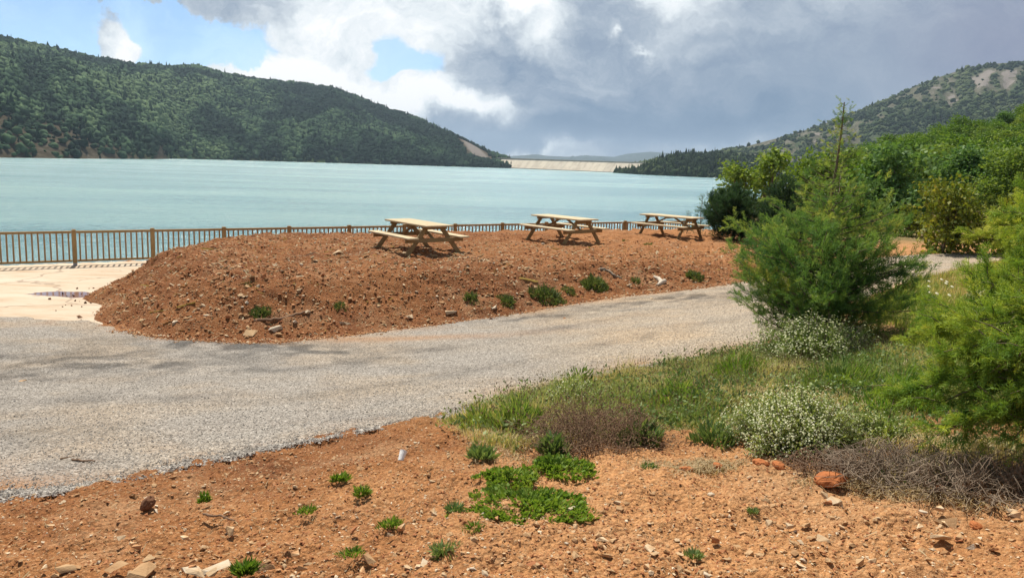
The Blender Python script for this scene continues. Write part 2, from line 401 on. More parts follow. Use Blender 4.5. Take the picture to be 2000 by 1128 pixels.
M_junbl = mat_leaf('dark_juniper_sprays', [(.0, (.022, .055, .03)), (.5, (.042, .095, .045)), (1, (.10, .16, .06))])
M_junye = mat_leaf('yellow_green_sprays', [(.0, (.085, .19, .035)), (.45, (.20, .32, .05)), (.8, (.40, .48, .075)), (1, (.56, .56, .13))])
M_oak = mat_leaf('oak_leaves', [(.0, (.045, .11, .02)), (.5, (.115, .21, .034)), (1, (.25, .35, .06))], .42)
M_oakl = mat_leaf('young_oak_leaves', [(.0, (.08, .15, .03)), (.5, (.17, .26, .05)), (1, (.32, .39, .10))])
M_oakb = mat_leaf('blue_green_leaves', [(.0, (.06, .14, .045)), (.5, (.13, .24, .075)), (1, (.25, .36, .13))])
M_oaky = mat_leaf('yellowing_leaves', [(.0, (.06, .10, .018)), (.5, (.16, .20, .03)), (.8, (.32, .31, .05)), (1, (.34, .18, .06))])
M_grass = mat_leaf('wild_grass', [(.0, (.10, .20, .04)), (.4, (.215, .295, .07)), (.62, (.36, .37, .13)), (.82, (.54, .44, .23)), (1, (.66, .56, .36))], .4)
M_straw = mat_leaf('dry_grass', [(.0, (.14, .16, .05)), (.4, (.27, .22, .11)), (1, (.44, .34, .2))], .25)
M_weed = mat_leaf('weed_leaves', [(.0, (.07, .15, .02)), (.5, (.145, .25, .035)), (1, (.29, .38, .08))], .35)
M_bankw = mat_leaf('bank_weeds', [(.0, (.06, .095, .03)), (.5, (.12, .165, .05)), (1, (.25, .27, .10))], .3)
M_bushl = mat_leaf('cushion_leaves', [(.0, (.12, .19, .055)), (.5, (.23, .31, .10)), (1, (.40, .46, .20))], .3)
M_greyl = mat_leaf('grey_green_leaves', [(.0, (.10, .17, .055)), (.5, (.18, .26, .09)), (1, (.32, .39, .17))], .25)
M_bloom = mat_leaf('white_blossom', [(.0, (.36, .40, .16)), (.5, (.54, .56, .33)), (1, (.74, .74, .56))], .2)
M_seed = mat_leaf('brown_seed_heads', [(.0, (.13, .085, .06)), (.5, (.24, .16, .09)), (1, (.36, .27, .15))], .15)
M_bark = mat_plain('grey_bark', (.20, .155, .11), .95, .5, 14, 0, .6)
M_twig = mat_plain('dry_grey_twigs', (.29, .225, .165), .9, .4, 6)
M_drift = mat_plain('bleached_driftwood', (.62, .54, .44), .85, .3, 9)
M_stick = mat_plain('brown_stick', (.26, .16, .10), .9, .4, 9)
M_paper = mat_plain('white_plastic', (.86, .86, .85), .5, .1, 12)

def mat_stone(name, stops, spec=.2):
    m, nt = new_mat(name); g = NT(nt); p = g.pos()
    c = g.ramp(g.m('ADD', g.attr('tint'), g.m('MULTIPLY', g.m('SUBTRACT', g.noise(p, 22, 4, .6), .5), .5)), stops)
    g.out(g.pbr(c, .9, g.bump(g.noise(p, 45, 4, .65), .5, .01), spec)); return m
M_pebble = mat_stone('earthy_pebbles', [(0, (.25, .095, .043)), (.4, (.37, .155, .068)), (.68, (.47, .26, .125)), (.84, (.56, .40, .24)), (1, (.66, .55, .40))])
M_grav2 = mat_stone('loose_gravel', [(0, (.18, .16, .14)), (.35, (.31, .28, .245)), (.7, (.42, .385, .345)), (1, (.58, .545, .495))])
M_rock = mat_stone('pale_limestone', [(0, (.34, .19, .09)), (.5, (.45, .30, .165)), (.8, (.47, .37, .255)), (1, (.55, .475, .37))])
M_clod = mat_stone('red_clod', [(0, (.22, .065, .025)), (.5, (.38, .13, .045)), (1, (.47, .2, .075))])
M_drock = mat_stone('dark_clod', [(0, (.09, .045, .028)), (.5, (.16, .075, .04)), (1, (.26, .14, .08))])

def mat_hill(name, green, soil, rock, rscale=.03):
    m, nt = new_mat(name); g = NT(nt); p = g.pos()
    nz = g.noise(p, rscale, 6, .65); n2 = g.noise(p, rscale * 6, 5, .7)
    gr = g.ramp(g.m('ADD', g.m('MULTIPLY', nz, .5), g.m('MULTIPLY', n2, .5)), [(.3, tuple(q * .55 for q in green)), (.55, green), (.75, tuple(q * 1.7 for q in green))])
    st = g.vm('MULTIPLY', p, (1, 1, 2.2))
    so = g.ramp(g.noise(st, rscale * 3, 6, .7), [(.3, tuple(q * .6 for q in soil)), (.5, soil), (.72, rock)])
    b = g.step(g.m('ADD', g.attr('bare'), g.m('MULTIPLY', g.m('SUBTRACT', n2, .5), .8)), .35, .6)
    so = g.mix(g.step(g.attr('bare'), 1.0, 1.3), so, g.mix(g.noise(st, rscale * 6, 5, .7), (.16, .142, .13), (.265, .24, .22)))
    g.out(g.pbr(g.mix(b, gr, so), 1., g.bump(g.noise(p, rscale * 8, 5, .7), .8, 4.), .05)); return m
M_hillL = mat_hill('wooded_slope', (.055, .09, .035), (.072, .06, .038), (.13, .11, .088))
M_hillR = mat_hill('scrub_slope', (.07, .095, .05), (.10, .10, .068), (.20, .185, .16))
M_hillF = mat_plain('far_ridge', (.03, .055, .05), 1., .3, .002, 0, 0)
def mat_ftree(name, stops):
    m, nt = new_mat(name); g = NT(nt); p = g.pos()
    c = g.ramp(g.m('ADD', g.attr('tint'), g.m('MULTIPLY', g.m('SUBTRACT', g.noise(p, .5, 3), .5), .5)), stops)
    g.out(g.pbr(c, 1., g.bump(g.noise(p, .9, 4, .7), 1., 1.5), .05)); return m
M_ft1 = mat_ftree('far_tree_crowns', [(0, (.016, .036, .025)), (.35, (.036, .072, .043)), (.7, (.072, .128, .066)), (1, (.125, .19, .095))])
M_ft2 = mat_ftree('far_scrub_crowns', [(0, (.022, .04, .02)), (.5, (.05, .08, .032)), (1, (.11, .14, .06))])
def mat_dam():
    m, nt = new_mat('dam_concrete'); g = NT(nt); p = g.pos()
    c = g.mix(g.attr('tint'), (.66, .59, .48), (.36, .33, .29))
    c = g.mix(g.step(g.noise(g.vm('MULTIPLY', p, (1, 1, .2)), .1, 5, .6), .45, .7), c, g.mix(1, c, (.82, .8, .78), 'MULTIPLY'))
    g.out(g.pbr(c, .9, None, .1)); return m
M_dam = mat_dam()
M_damd = mat_plain('wet_concrete', (.16, .14, .13), .7, .3, .05, 0, 0)

# ------------------------------------------------------------------ ground: one sheet to the horizon
ang = np.unique(np.r_[np.linspace(-math.pi, R(-42), 60), np.linspace(R(-42), R(42), 640), np.linspace(R(42), math.pi, 60)])
rad = np.r_[np.exp(np.linspace(math.log(.4), math.log(2.2), 20, endpoint=False)), np.exp(np.linspace(math.log(2.2), math.log(40), 470, endpoint=False)),
            np.exp(np.linspace(math.log(40), math.log(400), 110, endpoint=False)), np.exp(np.linspace(math.log(400), math.log(14000), 24))]
AA, RR = np.meshgrid(ang, rad, indexing='ij')
X = RR * np.sin(AA); Y = RR * np.cos(AA)
Z = ground(X, Y)
near = 1 - sstep(18, 45, RR)
rdsd = np.full(X.shape, -9.); msk = (RR < 60) & (np.abs(AA) < 1.4); rdsd[msk] = sdist(ROAD, X[msk], Y[msk])
onroad = sstep(.02, .40, rdsd)
lump = .05 * fbm(X * 1.3, Y * 1.3, 3, 1) + .042 * fbm(X * 5, Y * 5, 4, 3, .62) + .013 * fbm(X * 30, Y * 30, 2, 4)
Z += lump * near * (1 - onroad) - .09 * onroad
slsd = np.full(X.shape, -9.); slsd[msk] = sdist(SLAB, X[msk], Y[msk])
Z = np.where(slsd > -.1, np.minimum(Z, SLABZ - .12), Z)
Z += (1 - near) * sstep(30, 60, RR) * (RR < 200) * .8 * fbm(X * .15, Y * .15, 3, 6)
sand = 1.0 * np.exp(-(((X - .9) / 1.5) ** 2 + ((Y - 3.4) / 1.0) ** 2)) - .3 * fbm(X * .9, Y * .9, 3, 5) + .9 * np.exp(-(((X - 12) / 6) ** 2 + ((Y - 23) / 4) ** 2)) - .25 * np.exp(-(((X + 1.5) / 1.2) ** 2 + ((Y - 4.5) / 1.) ** 2))
turf = sstep(27.5, 29.5, RR + 1.5 * fbm(X * .4, Y * .4, 3, 2)) * sstep(.1, .35, AA)
for (px, py, r1, r2, am) in [(1640, 760, 1.5, 1.3, .55), (1300, 780, 1.1, .8, .5), (1000, 815, .7, .35, .4), (1900, 640, 1.6, 2.2, .7), (1900, 900, .8, .5, .5), (2400, 760, 1.6, 1.6, .75), (2350, 560, 2.5, 3.0, .75)]:
    c_ = hit(px, py); turf = np.maximum(turf, am * np.exp(-(((X - c_[0]) / r1) ** 2 + ((Y - c_[1]) / r2) ** 2)))
na, nr = X.shape
i, j = np.meshgrid(np.arange(na - 1), np.arange(nr - 1), indexing='ij')
Q = np.stack([i * nr + j, (i + 1) * nr + j, (i + 1) * nr + j + 1, i * nr + j + 1], -1).reshape(-1, 4)[:, ::-1]
tag(mesh_np('ground', np.stack([X, Y, Z], -1).reshape(-1, 3), Q, M_ground, smooth=True, attrs={'sand': sand.ravel(), 'turf': turf.ravel()}), 'red stony earth in front of the gravel track', 'ground', kind='structure')
def groundz(x, y): return ground(x, y)

# mound mesh
gx = np.arange(-11.5, 12.5, .055); gy = np.arange(10.5, 32.5, .055)
X, Y = np.meshgrid(gx, gy, indexing='ij')
sdm = sdist(FOOT, X, Y)
G = ground(X, Y); s, sd = mound(X, Y); top = mtop(X, Y)
Zm = np.where(sd > 0, G + np.maximum(top - G, -.0) * s, G + .5 * sd) + .012
rel = .05 * fbm(X * 1.1, Y * 1.1, 3, 2) + .075 * fbm(X * 4.2, Y * 4.2, 4, 5, .62) + .02 * fbm(X * 14, Y * 14, 2, 6)
Zm += rel * sstep(-.1, .5, sd)
keep = (sd > -.3)
nx, ny = X.shape; i, j = np.meshgrid(np.arange(nx - 1), np.arange(ny - 1), indexing='ij')
kq = keep[:-1, :-1] & keep[1:, :-1] & keep[1:, 1:] & keep[:-1, 1:]
Q = np.stack([i * ny + j, (i + 1) * ny + j, (i + 1) * ny + j + 1, i * ny + j + 1], -1)[kq]
used = np.unique(Q); remap = np.full(nx * ny, -1); remap[used] = np.arange(len(used))
sandm = (.45 * sstep(.75, 1, s) * sstep(-2, 4, X) + .35 * sstep(3, 8, X)) 
tag(mesh_np('mound', np.stack([X, Y, Zm], -1).reshape(-1, 3)[used], remap[Q], M_mound, smooth=True, attrs={'sand': sandm.ravel()[used]}), 'broad flat-topped bank of red earth carrying the picnic tables', 'mound', kind='structure')

# gravel road
m_u, m_v = len(NEARs), 150
def refine(P, k):
    t = np.linspace(0, len(P) - 1, len(P) * k); i0 = np.minimum(t.astype(int), len(P) - 2); f = (t - i0)[:, None]
    return P[i0] * (1 - f) + P[i0 + 1] * f
N2, F2 = refine(NEARs, 2), refine(FARs, 2)
ss = np.linspace(0, 1, m_v)[None, :, None]; ss = ss ** 1.25
PR = N2[:, None, :] * (1 - ss) + F2[:, None, :] * ss
ed = np.minimum(ss, 1 - ss)[..., 0]
wob = (fbm(PR[..., 0] * 2.2, PR[..., 1] * 2.2, 4, 3, .6))[..., None] * .14 * np.exp(-ed / .05)[..., None]
PR = PR + wob * np.array([.3, 1.])
X, Y = PR[..., 0], PR[..., 1]
Zr = ground(X, Y) + .028 * sstep(0, .02, ed) - .06 * (1 - sstep(0, .006, ed)) + .022 * fbm(X * .9, Y * .9, 3, 1) + .012 * fbm(X * 6, Y * 6, 3, 2)
Zr = np.where((sdist(SLAB, X, Y) > -.4), np.minimum(Zr, SLABZ + .02), Zr)
def blob(X, Y, px, py, r1, r2=None):
    c = hit(px, py); r2 = r2 or r1; return np.exp(-(((X - c[0]) / r1) ** 2 + ((Y - c[1]) / r2) ** 2))
grit = .95 * blob(X, Y, 480, 676, 1.3, .42) + .9 * blob(X, Y, 400, 662, .8, .55) + .5 * blob(X, Y, 210, 715, 1.0, .5) + .5 * blob(X, Y, 40, 745, .5, .3)
grit += .75 * blob(X, Y, 1250, 592, 2.6, .55) + .6 * blob(X, Y, 1050, 622, 1.8, .45) + .6 * blob(X, Y, 1390, 575, 1.2, .6) + .55 * blob(X, Y, 600, 690, 1.2, .5)
rut = np.exp(-((ss[..., 0] - .30) / .045) ** 2) + np.exp(-((ss[..., 0] - .62) / .05) ** 2)
grit += .35 * blob(X, Y, 60, 700, 4.5, 1.6) + .22 * rut * (X < 6) + .25 * blob(X, Y, 30, 860, .9, .5)
grit = np.clip(grit * (1 + 2.2 * fbm(X * 3, Y * 3, 4, 5)), 0, .95)
soil = np.clip(np.exp(-ed / .035) * (.35 + 1.6 * fbm(X * 1.5, Y * 1.5, 4, 7)), 0, .9) + .55 * blob(X, Y, 760, 664, 2.2, .3) + .5 * np.clip(blob(X, Y, 20, 960, .6, .25), 0, 1)
nu, nv = X.shape; i, j = np.meshgrid(np.arange(nu - 1), np.arange(nv - 1), indexing='ij')
Q = np.stack([i * nv + j, (i + 1) * nv + j, (i + 1) * nv + j + 1, i * nv + j + 1], -1).reshape(-1, 4)
tag(mesh_np('road', np.stack([X, Y, Zr], -1).reshape(-1, 3), Q, M_gravel, smooth=True, attrs={'dust': (sstep(-2.5, 3, X + fbm(X * .6, Y * .6, 3, 1) * 3) * .9).ravel(), 'grit': grit.ravel(), 'soil': np.clip(soil, 0, .9).ravel()}), 'pale crushed-gravel track curving past the red bank', 'road', kind='structure')

# concrete platform by the fence
sx = np.arange(-40, -3, .16); sy = np.arange(2, 27, .16)
X, Y = np.meshgrid(sx, sy, indexing='ij'); sds = sdist(SLAB, X, Y)
pc = at_h(115, 576, 3.31); pd2 = np.exp(-(((X - pc[0] - .2) / 1.1) ** 2 + ((Y - pc[1] - .1) / .42) ** 2))
kq = (sds[:-1, :-1] > -.2) & (sds[1:, 1:] > -.2) & (sds[1:, :-1] > -.2) & (sds[:-1, 1:] > -.2)
i, j = np.meshgrid(np.arange(X.shape[0] - 1), np.arange(X.shape[1] - 1), indexing='ij'); ny = X.shape[1]
Q = np.stack([i * ny + j, (i + 1) * ny + j, (i + 1) * ny + j + 1, i * ny + j + 1], -1)[kq]
used = np.unique(Q); remap = np.full(X.size, -1); remap[used] = np.arange(len(used))
V = np.stack([X, Y, SLABZ + .01 * fbm(X * .4, Y * .4, 2, 2)], -1).reshape(-1, 3)[used]
o = mesh_np('pavement', V, remap[Q], M_conc, attrs={'puddle': pd2.ravel()[used]})
md = o.modifiers.new('thickness', 'SOLIDIFY'); md.thickness = .25; md.offset = -1
tag(o, 'pale stained concrete apron along the wooden fence', 'pavement', kind='structure')

# water
k = 96; a = np.linspace(0, 2 * math.pi, k, endpoint=False)
V = np.r_[[[0, 0, E - 9]], np.stack([3200 * np.cos(a), 3200 * np.sin(a), np.full(k, E - 9)], 1)]
tag(mesh_np('water', V, np.stack([np.zeros(k, int), np.arange(k) + 1, (np.arange(k) + 1) % k + 1], 1), M_water), 'turquoise reservoir ruffled by wind', 'water', kind='structure')

# ------------------------------------------------------------------ far hills
def interp(tab, x): t = np.array(tab, float); return np.interp(x, t[:, 0], t[:, 1])
def hyat(px): return 318 + .0332 * (px - 1000)
def hill(name, label, mat, sky, shore, ridge, pxs, nt_, bare, gully, prof=.85, drop=0., rough=6.):
    px = np.linspace(pxs[0], pxs[1], pxs[2]); t = np.r_[-.12, np.linspace(0, 1, nt_), 1.15, 1.5]
    PX, T = np.meshgrid(px, t, indexing='ij')
    ds, dr = interp(shore, PX), interp(ridge, PX)
    sk = interp(sky, px) + drop; zr = np.array([ray(a, b)[2] for a, b in zip(px, sk)])[:, None] * dr
    az = np.arctan((PX - 1000) / F)
    tt = np.clip(T, 0, 1)
    D = ds + (dr - ds) * T
    zz = -9 + (zr + 9) * tt ** prof
    g = fbm(PX * gully, tt * 2.2, 4, 3) * rough * np.sin(tt * math.pi) + fbm(PX * gully * 4, tt * 9, 3, 5) * rough * .35 * np.sin(tt * math.pi)
    zz = zz + g * np.clip((zr + 9) / 60, .15, 1.5)
    zz = np.where(T < 0, -12, zz); zz = np.where(T > 1, zz - (T - 1) * (zr + 9) * .9, zz)
    Xh, Yh = D * np.sin(az), D * np.cos(az)
    B = bare(PX, tt)
    a_, b_ = PX.shape; i, j = np.meshgrid(np.arange(a_ - 1), np.arange(b_ - 1), indexing='ij')
    Q = np.stack([i * b_ + j, (i + 1) * b_ + j, (i + 1) * b_ + j + 1, i * b_ + j + 1], -1).reshape(-1, 4)[:, ::-1]
    o = mesh_np(name, np.stack([Xh, Yh, zz + E], -1).reshape(-1, 3), Q, mat, smooth=True, attrs={'bare': B.ravel()})
    tag(o, label, 'hill', kind='structure')
    def place(pxq, tq):                             # point on the hill
        fi = (pxq - px[0]) / (px[-1] - px[0]) * (len(px) - 1); i0 = np.clip(fi.astype(int), 0, len(px) - 2); fx = fi - i0
        fj = 1 + tq * (nt_ - 1); j0 = np.clip(fj.astype(int), 1, nt_ - 1); fy = fj - j0
        P = np.stack([Xh, Yh, zz + E], -1)
        a = P[i0, j0] * (1 - fx)[:, None] + P[i0 + 1, j0] * fx[:, None]; b = P[i0, j0 + 1] * (1 - fx)[:, None] + P[i0 + 1, j0 + 1] * fx[:, None]
        return a * (1 - fy)[:, None] + b * fy[:, None]
    return place
def far_trees(name, label, mat, place, pxr, count, size, dens, conif=.25, tlo=0., thi=1., tintf=None):
    px = rng.uniform(*pxr, count); t = rng.uniform(tlo, thi, count)
    k = rng.random(count) < dens(px, t); px, t = px[k], t[k]; P = place(px, t); m = len(P)
    r = size * np.exp(.38 * rng.standard_normal(m)).clip(.4, 2.2); con = rng.random(m) < conif
    tint = np.clip(.42 + 1.5 * fbm(px * .012, t * 5, 4, 1) + 0.45 * fbm(px * .06, t * 20, 2, 3) + .11 * rng.standard_normal(m), 0, 1)
    if tintf is not None: tint = np.clip(tint + tintf(px, t), 0, 1)
    tint = np.where(con, tint * .35, tint)
    TV, TF = ICO1
    V = TV[None] * (1 + .32 * rng.standard_normal((m, len(TV), 1)).clip(-1.6, 1.6))
    sc = np.stack([r, r, r * np.where(con, 1.35, .9)], 1)[:, None, :]
    tap = np.where(con[:, None], np.clip(1.05 - .6 * (TV[None, :, 2] + 1) / 1.1, .08, 1.3), 1.)
    V[..., 0] *= tap; V[..., 1] *= tap
    V = V * sc + (P + np.stack([0 * r, 0 * r, r * np.where(con, 1.0, .45)], 1))[:, None, :]
    Fc = (TF[None] + (np.arange(m) * len(TV))[:, None, None]).reshape(-1, 3)
    vt = np.repeat(tint, len(TV)) + np.tile(TV[:, 2] * 0, m)
    tag(mesh_np(name, V.reshape(-1, 3), Fc, mat, smooth=True, attrs={'tint': vt}), label, 'forest', kind='stuff')
SKYL = [(-900,10),(-600,20),(-300,38),(0,70),(100,90),(200,113),(270,125),(330,129),(390,126),(430,140),(500,153),(600,162),(650,170),(700,190),(750,210),(800,225),(850,249),(900,269),(950,296),(985,309),(1000,322)]
SHL = [(-900,500),(-300,600),(0,690),(150,760),(300,900),(340,1040),(420,1085),(700,1150),(900,1190),(1000,1235)]
RDL = [(-900,1150),(0,1400),(400,1750),(700,1750),(900,1500),(1000,1330)]
def bareL(px, t):
    b = .95 * np.exp(-((px - 110) / 170) ** 2) * (1 - sstep(.10, .24, t + .10 * sstep(100, 320, px))) + .6 * np.exp(-((px + 150) / 150) ** 2) * np.exp(-(t / .2) ** 2)
    b += 1.4 * np.exp(-((px - 922 - 40 * (.7 - t)) / 42) ** 2) * sstep(.22, .36, t) * (1 - sstep(.92, .99, t)) + .8 * np.exp(-((px - 860) / 14) ** 2) * np.exp(-((t - .5) / .1) ** 2)
    b += .7 * np.exp(-((px - 312) / 12) ** 2) * np.exp(-((t - .03) / .04) ** 2) + .5 * np.exp(-((px - 500) / 200) ** 2) * np.exp(-(t / .015) ** 2)
    b += .28 * np.exp(-((px - 480) / 90) ** 2) * np.exp(-((t - .55) / .2) ** 2)
    return b
PL = hill('hill', 'long dark wooded hill across the water sloping down to the dam', M_hillL, SKYL, SHL, RDL, (-900, 1000, 420), 70, bareL, .012, .8, drop=3., rough=16)
far_trees('hillside_forest', 'dense woodland covering the long hill across the water', M_ft1, PL, (-450, 992), 110000, 2.3,
          lambda px, t: np.clip(1.05 - 1.1 * bareL(px, t), .12 * (px < 500), 1) * np.where(t < .03, .6, 1), .12, 0, 1.0,
          lambda px, t: .26 * np.exp(-((px - 150) / 250) ** 2) * np.exp(-((t - .55) / .3) ** 2) - .16 * sstep(450, 700, px) - .1 * sstep(.8, 1, t) - .2 * np.exp(-((px - 40) / 110) ** 2) * np.exp(-((t - .27) / .06) ** 2))  # sunlit patch and cloud shadow painted into crown tints; dark pines low down
SKYR = [(1180,330),(1240,318),(1300,306),(1380,297),(1430,287),(1500,268),(1560,250),(1640,220),(1700,194),(1760,164),(1800,149),(1850,132),(1900,124),(1950,121),(2000,123),(2100,128),(2300,170),(2700,240)]
SHR = [(1180,1250),(1400,1250),(2000,1150),(2700,900)]
RDR = [(1180,1500),(1400,1700),(2000,1950),(2700,1500)]
def bareR(px, t):
    r = .80 * np.exp(-((px - 1880) / 170) ** 2) * np.exp(-((t - .78) / .2) ** 2) + .55 * np.exp(-((px - 1560) / 130) ** 2)
    r = r * (.8 + 3.2 * fbm(px * .035 + t * 3, t * 8 - px * .01, 5, 2, .65)) + .5 * np.exp(-((px - 1420) / 60) ** 2) * np.exp(-((t - .3) / .25) ** 2)
    return r
PRR = hill('mountain', 'grey-green rocky mountain with bare scree rising behind the trees', M_hillR, SKYR, SHR, RDR, (1180, 2700, 260), 60, bareR, .015, .85, drop=2., rough=18)
far_trees('mountain_scrub', 'scattered scrub woodland on the rocky mountain', M_ft2, PRR, (1200, 2500), 34000, 2.6, lambda px, t: np.clip(.75 - 1.3 * bareR(px, t), .02, .9), .04, tintf=lambda px, t: .14 + 0 * px)
SKYH = [(1185,342),(1200,336),(1222,333),(1240,331),(1255,322),(1275,311),(1300,301),(1330,296),(1380,296),(1420,300),(1480,306),(1560,330)]
SHH = [(1185,1045),(1250,900),(1350,850),(1560,830)]
RDH = [(1185,1060),(1250,960),(1300,1020),(1350,1080),(1560,1150)]
def bareH(px, t): return .55 * np.exp(-((px - 1395) / 45) ** 2) * np.exp(-((t - .3) / .16) ** 2) + .6 * np.exp(-((px - 1340) / 40) ** 2) * np.exp(-((t - .93) / .05) ** 2) + .25 * np.exp(-(t / .03) ** 2)
PH = hill('headland', 'low dark pine-covered headland at the dam end', M_hillR, SKYH, SHH, RDH, (1185, 1560, 120), 40, bareH, .02, .8, drop=5., rough=6)
far_trees('headland_pines', 'dark pines covering the low headland by the dam', M_ft2, PH, (1192, 1550), 6500, 2.1, lambda px, t: np.clip(1 - 1.3 * bareH(px, t), .05, 1), .5, 0, 1, lambda px, t: -.12 + 0 * px)
SKYF = [(940,315),(985,306),(1020,304),(1040,301),(1060,304),(1100,306),(1150,304),(1190,306),(1215,300),(1260,296),(1300,299),(1340,306),(1420,310),(1600,330)]
hill('mountains', 'faint blue ridge on the horizon behind the dam', M_hillF, SKYF, [(940,5500),(1600,5500)], [(940,7000),(1600,7000)], (940, 1600, 160), 16, lambda a, b: 0 * a, .03, .9, rough=40)

# ------------------------------------------------------------------ dam
A3 = at_d(980, 308.5, 1262); B3 = at_d(1290, 318.2, 1085)
ct = A3[2]; cb = E - 10; d = (B3 - A3); d[2] = 0; Ld = np.linalg.norm(d); d /= Ld; nrm = np.array([d[1], -d[0], 0])
dam = empty('dam', (A3 + B3) / 2 * np.array([1, 1, 0]) + np.array([0, 0, E - 9])); o0 = np.array(dam.location)
tag(dam, 'long pale concrete dam wall with ribbed panels closing the reservoir', 'dam')
np_ = 24
for kind_ in ('face',):
    mb = MB()
    for q in range(np_):
        a0, a1 = q / np_ * Ld + .25, (q + 1) / np_ * Ld - .25
        p = [A3 + d * a0, A3 + d * a1]; tint = float(np.clip(rng.normal(.16, .16), 0, .45)) if q > 5 else float(rng.uniform(.0, .2))
        H = ct - 2 - cb; out_ = H * 1.1
        V = [];
        for w in p:
            w = np.array([w[0], w[1], 0])
            V += [w + [0, 0, ct - 2], w + nrm * out_ + [0, 0, cb], w - nrm * .5 + [0, 0, ct - 2], w + nrm * (out_ - .5) + [0, 0, cb]]
        V = np.array(V) - o0
        mb.add(V, [[0, 1, 5, 4], [0, 2, 3, 1], [4, 5, 7, 6], [2, 0, 4, 6]], tint)
    mb.build('face', M_dam, dam)
    mb = MB(); w0 = A3 - nrm * 3; w1 = B3 - nrm * 3
    H = ct - cb; wA = A3.copy(); 
    V = np.array([[*w[:2], z_] for w0_, in ((A3,), (B3,)) for w, z_ in ((w0_ - nrm * .9, ct - 2), (w0_ + nrm * (out_ - .9), cb))]) - o0
    mb.add(V, [[0, 1, 3, 2]], .9); mb.build('joint_backing', M_damd, dam)
    mb = MB(); mb.bar(A3 - nrm * 3 - [0, 0, .8] - o0 - d * 12, B3 - nrm * 3 - [0, 0, .8] - o0, 6, 2.2, .75, side=nrm, ch=.1); mb.build('crest_wall', M_dam, dam)
    mb = MB(); pp = nrm * ((ct - (E - 8.2)) * 1.1 + 1.); zz = np.array([0, 0, E - 8.6 - ct])
    mb.bar(A3 + pp + zz - o0, B3 + pp + zz - o0, 2.2, 1.5, .9, side=nrm, ch=.1); mb.build('waterline_ledge', M_damd, dam)

# ------------------------------------------------------------------ wooden fence
fz = SLABZ
fence = empty('wooden_fence', (*FK(0), fz)); f0 = np.array(fence.location)
tag(fence, 'brown wooden baluster fence along the water behind the red bank', 'fence')
fd_ = np.array([119.2, .0505 * F, 0]); fd_ /= np.linalg.norm(fd_)
fn_ = np.array([-fd_[1], fd_[0], 0]); Mf = np.stack([fd_, fn_, [0, 0, 1]], 1)
nbal = 0; rest = MB(); shoe0 = post0 = None
for k in range(-3, 13):
    p = np.array([*FK(k), fz + .006 * rng.standard_normal()]) - f0
    mb = MB(); mb.box((0, 0, .55), (.115, .115, .94), Mf, rng.random()); mb.box((0, 0, 1.026), (.10, .10, .02), Mf, .6, .004)
    po = mb.build('post', M_fence, fence); po.location = p
    mb = MB(); mb.box((0, 0, .075), (.105, .105, .15), Mf, 0, .004); mb.box((0, 0, .006), (.18, .16, .012), Mf, 0, .002); mb.build('metal_shoe', M_shoe, po)
for k in range(-3, 12):
    a = np.array([*FK(k), 0]) + fd_ * .062 - f0 * [1, 1, 0]; b = np.array([*FK(k + 1), 0]) - fd_ * .062 - f0 * [1, 1, 0]
    for nm, z, hh in (('top_rail', .955, .07), ('bottom_rail', .135, .06)):
        mb = MB(); c = (a + b) / 2; mb.bar(a - c, b - c, .075, hh, rng.random(), side=fn_, ch=.012); q = mb.build(nm, M_fence, fence); q.location = c + [0, 0, z]
    for t in range(13):
        c = a + (b - a) * ((t + .5) / 13) + [0, 0, .542]; tilt = rng.standard_normal() * .004
        ba = np.array([0, 0, -.376]); bb = np.array([tilt, 0, .376])
        if k >= -1 and nbal < 98:
            mb = MB(); mb.bar(ba, bb, .042, .042, rng.random(), side=fn_, ch=.008); q = mb.build('baluster', M_fence, fence); q.location = c; nbal += 1
        else: rest.bar(c + ba, c + bb, .042, .042, rng.random(), side=fn_, ch=.008)
q = rest.build('balusters', M_fence, fence); q['kind'] = 'stuff'

# ------------------------------------------------------------------ picnic tables
TL, TW, TH = 2.2, .80, .76
def make_table():
    root = empty('picnic_table', (0, 0, 0))
    mb = MB()
    for q in range(5): mb.box((0, (q - 2) * .161, TH - .02 + .002 * (q % 2)), (TL - .006 * (q % 3), .153, .042), a=.2 + .6 * random.random())
    mb.build('tabletop', M_table, root)
    for s in (-1, 1):
        mb = MB()
        for q in range(2): mb.box((0, s * (.68 + q * .148), .445), (TL, .142, .042), a=random.random())
        mb.build('bench_seat', M_table, root)
    for e in (-1, 1):
        ex = e * (TL / 2 - .30)
        for s in (-1, 1):
            mb = MB(); mb.bar((ex, s * .80, -.03), (ex, s * .20, TH - .045), .045, .115, .3, side=(1, 0, 0)); mb.build('leg', M_tleg, root)
        mb = MB(); mb.box((ex + e * .047, 0, .372), (.045, 1.70, .105), a=.4); 
        for s in (-.56, -.48, .48, .56): mb.tube([(ex + e * .068, s, .372), (ex + e * .076, s, .372)], .011, 8, .9)
        mb.build('seat_beam', M_tleg, root)
        mb = MB(); mb.box((ex + e * .047, 0, TH - .078), (.045, .70, .075), a=.5); mb.build('top_beam', M_tleg, root)
        mb = MB(); mb.bar((ex - e * .02, 0, .39), (e * .12, 0, TH - .055), .07, .045, .6, side=(0, 1, 0)); mb.build('brace', M_tleg, root)
    mb = MB(); mb.box((0, 0, TH - .066), (.09, .70, .05), a=.6); mb.build('top_batten', M_tleg, root)
    return root
def copy_tree(o, parent=None):
    c = o.copy(); C.objects.link(c)
    if parent is not None: c.parent = parent
    for ch in list(o.children): copy_tree(ch, c)
    return c
t0 = make_table()
TAB = [((833, 441.7), 1.62, (-.61, .79), 'pale wooden picnic table standing on the crest of the red bank near its slope edge'),
       ((1134, 429.5), 1.62, (-.66, .75), 'pale wooden picnic table between the other two on the red bank'),
       ((1352, 427), 1.70, (-.71, .70), 'pale wooden picnic table at the end of the row beside the dark bush')]
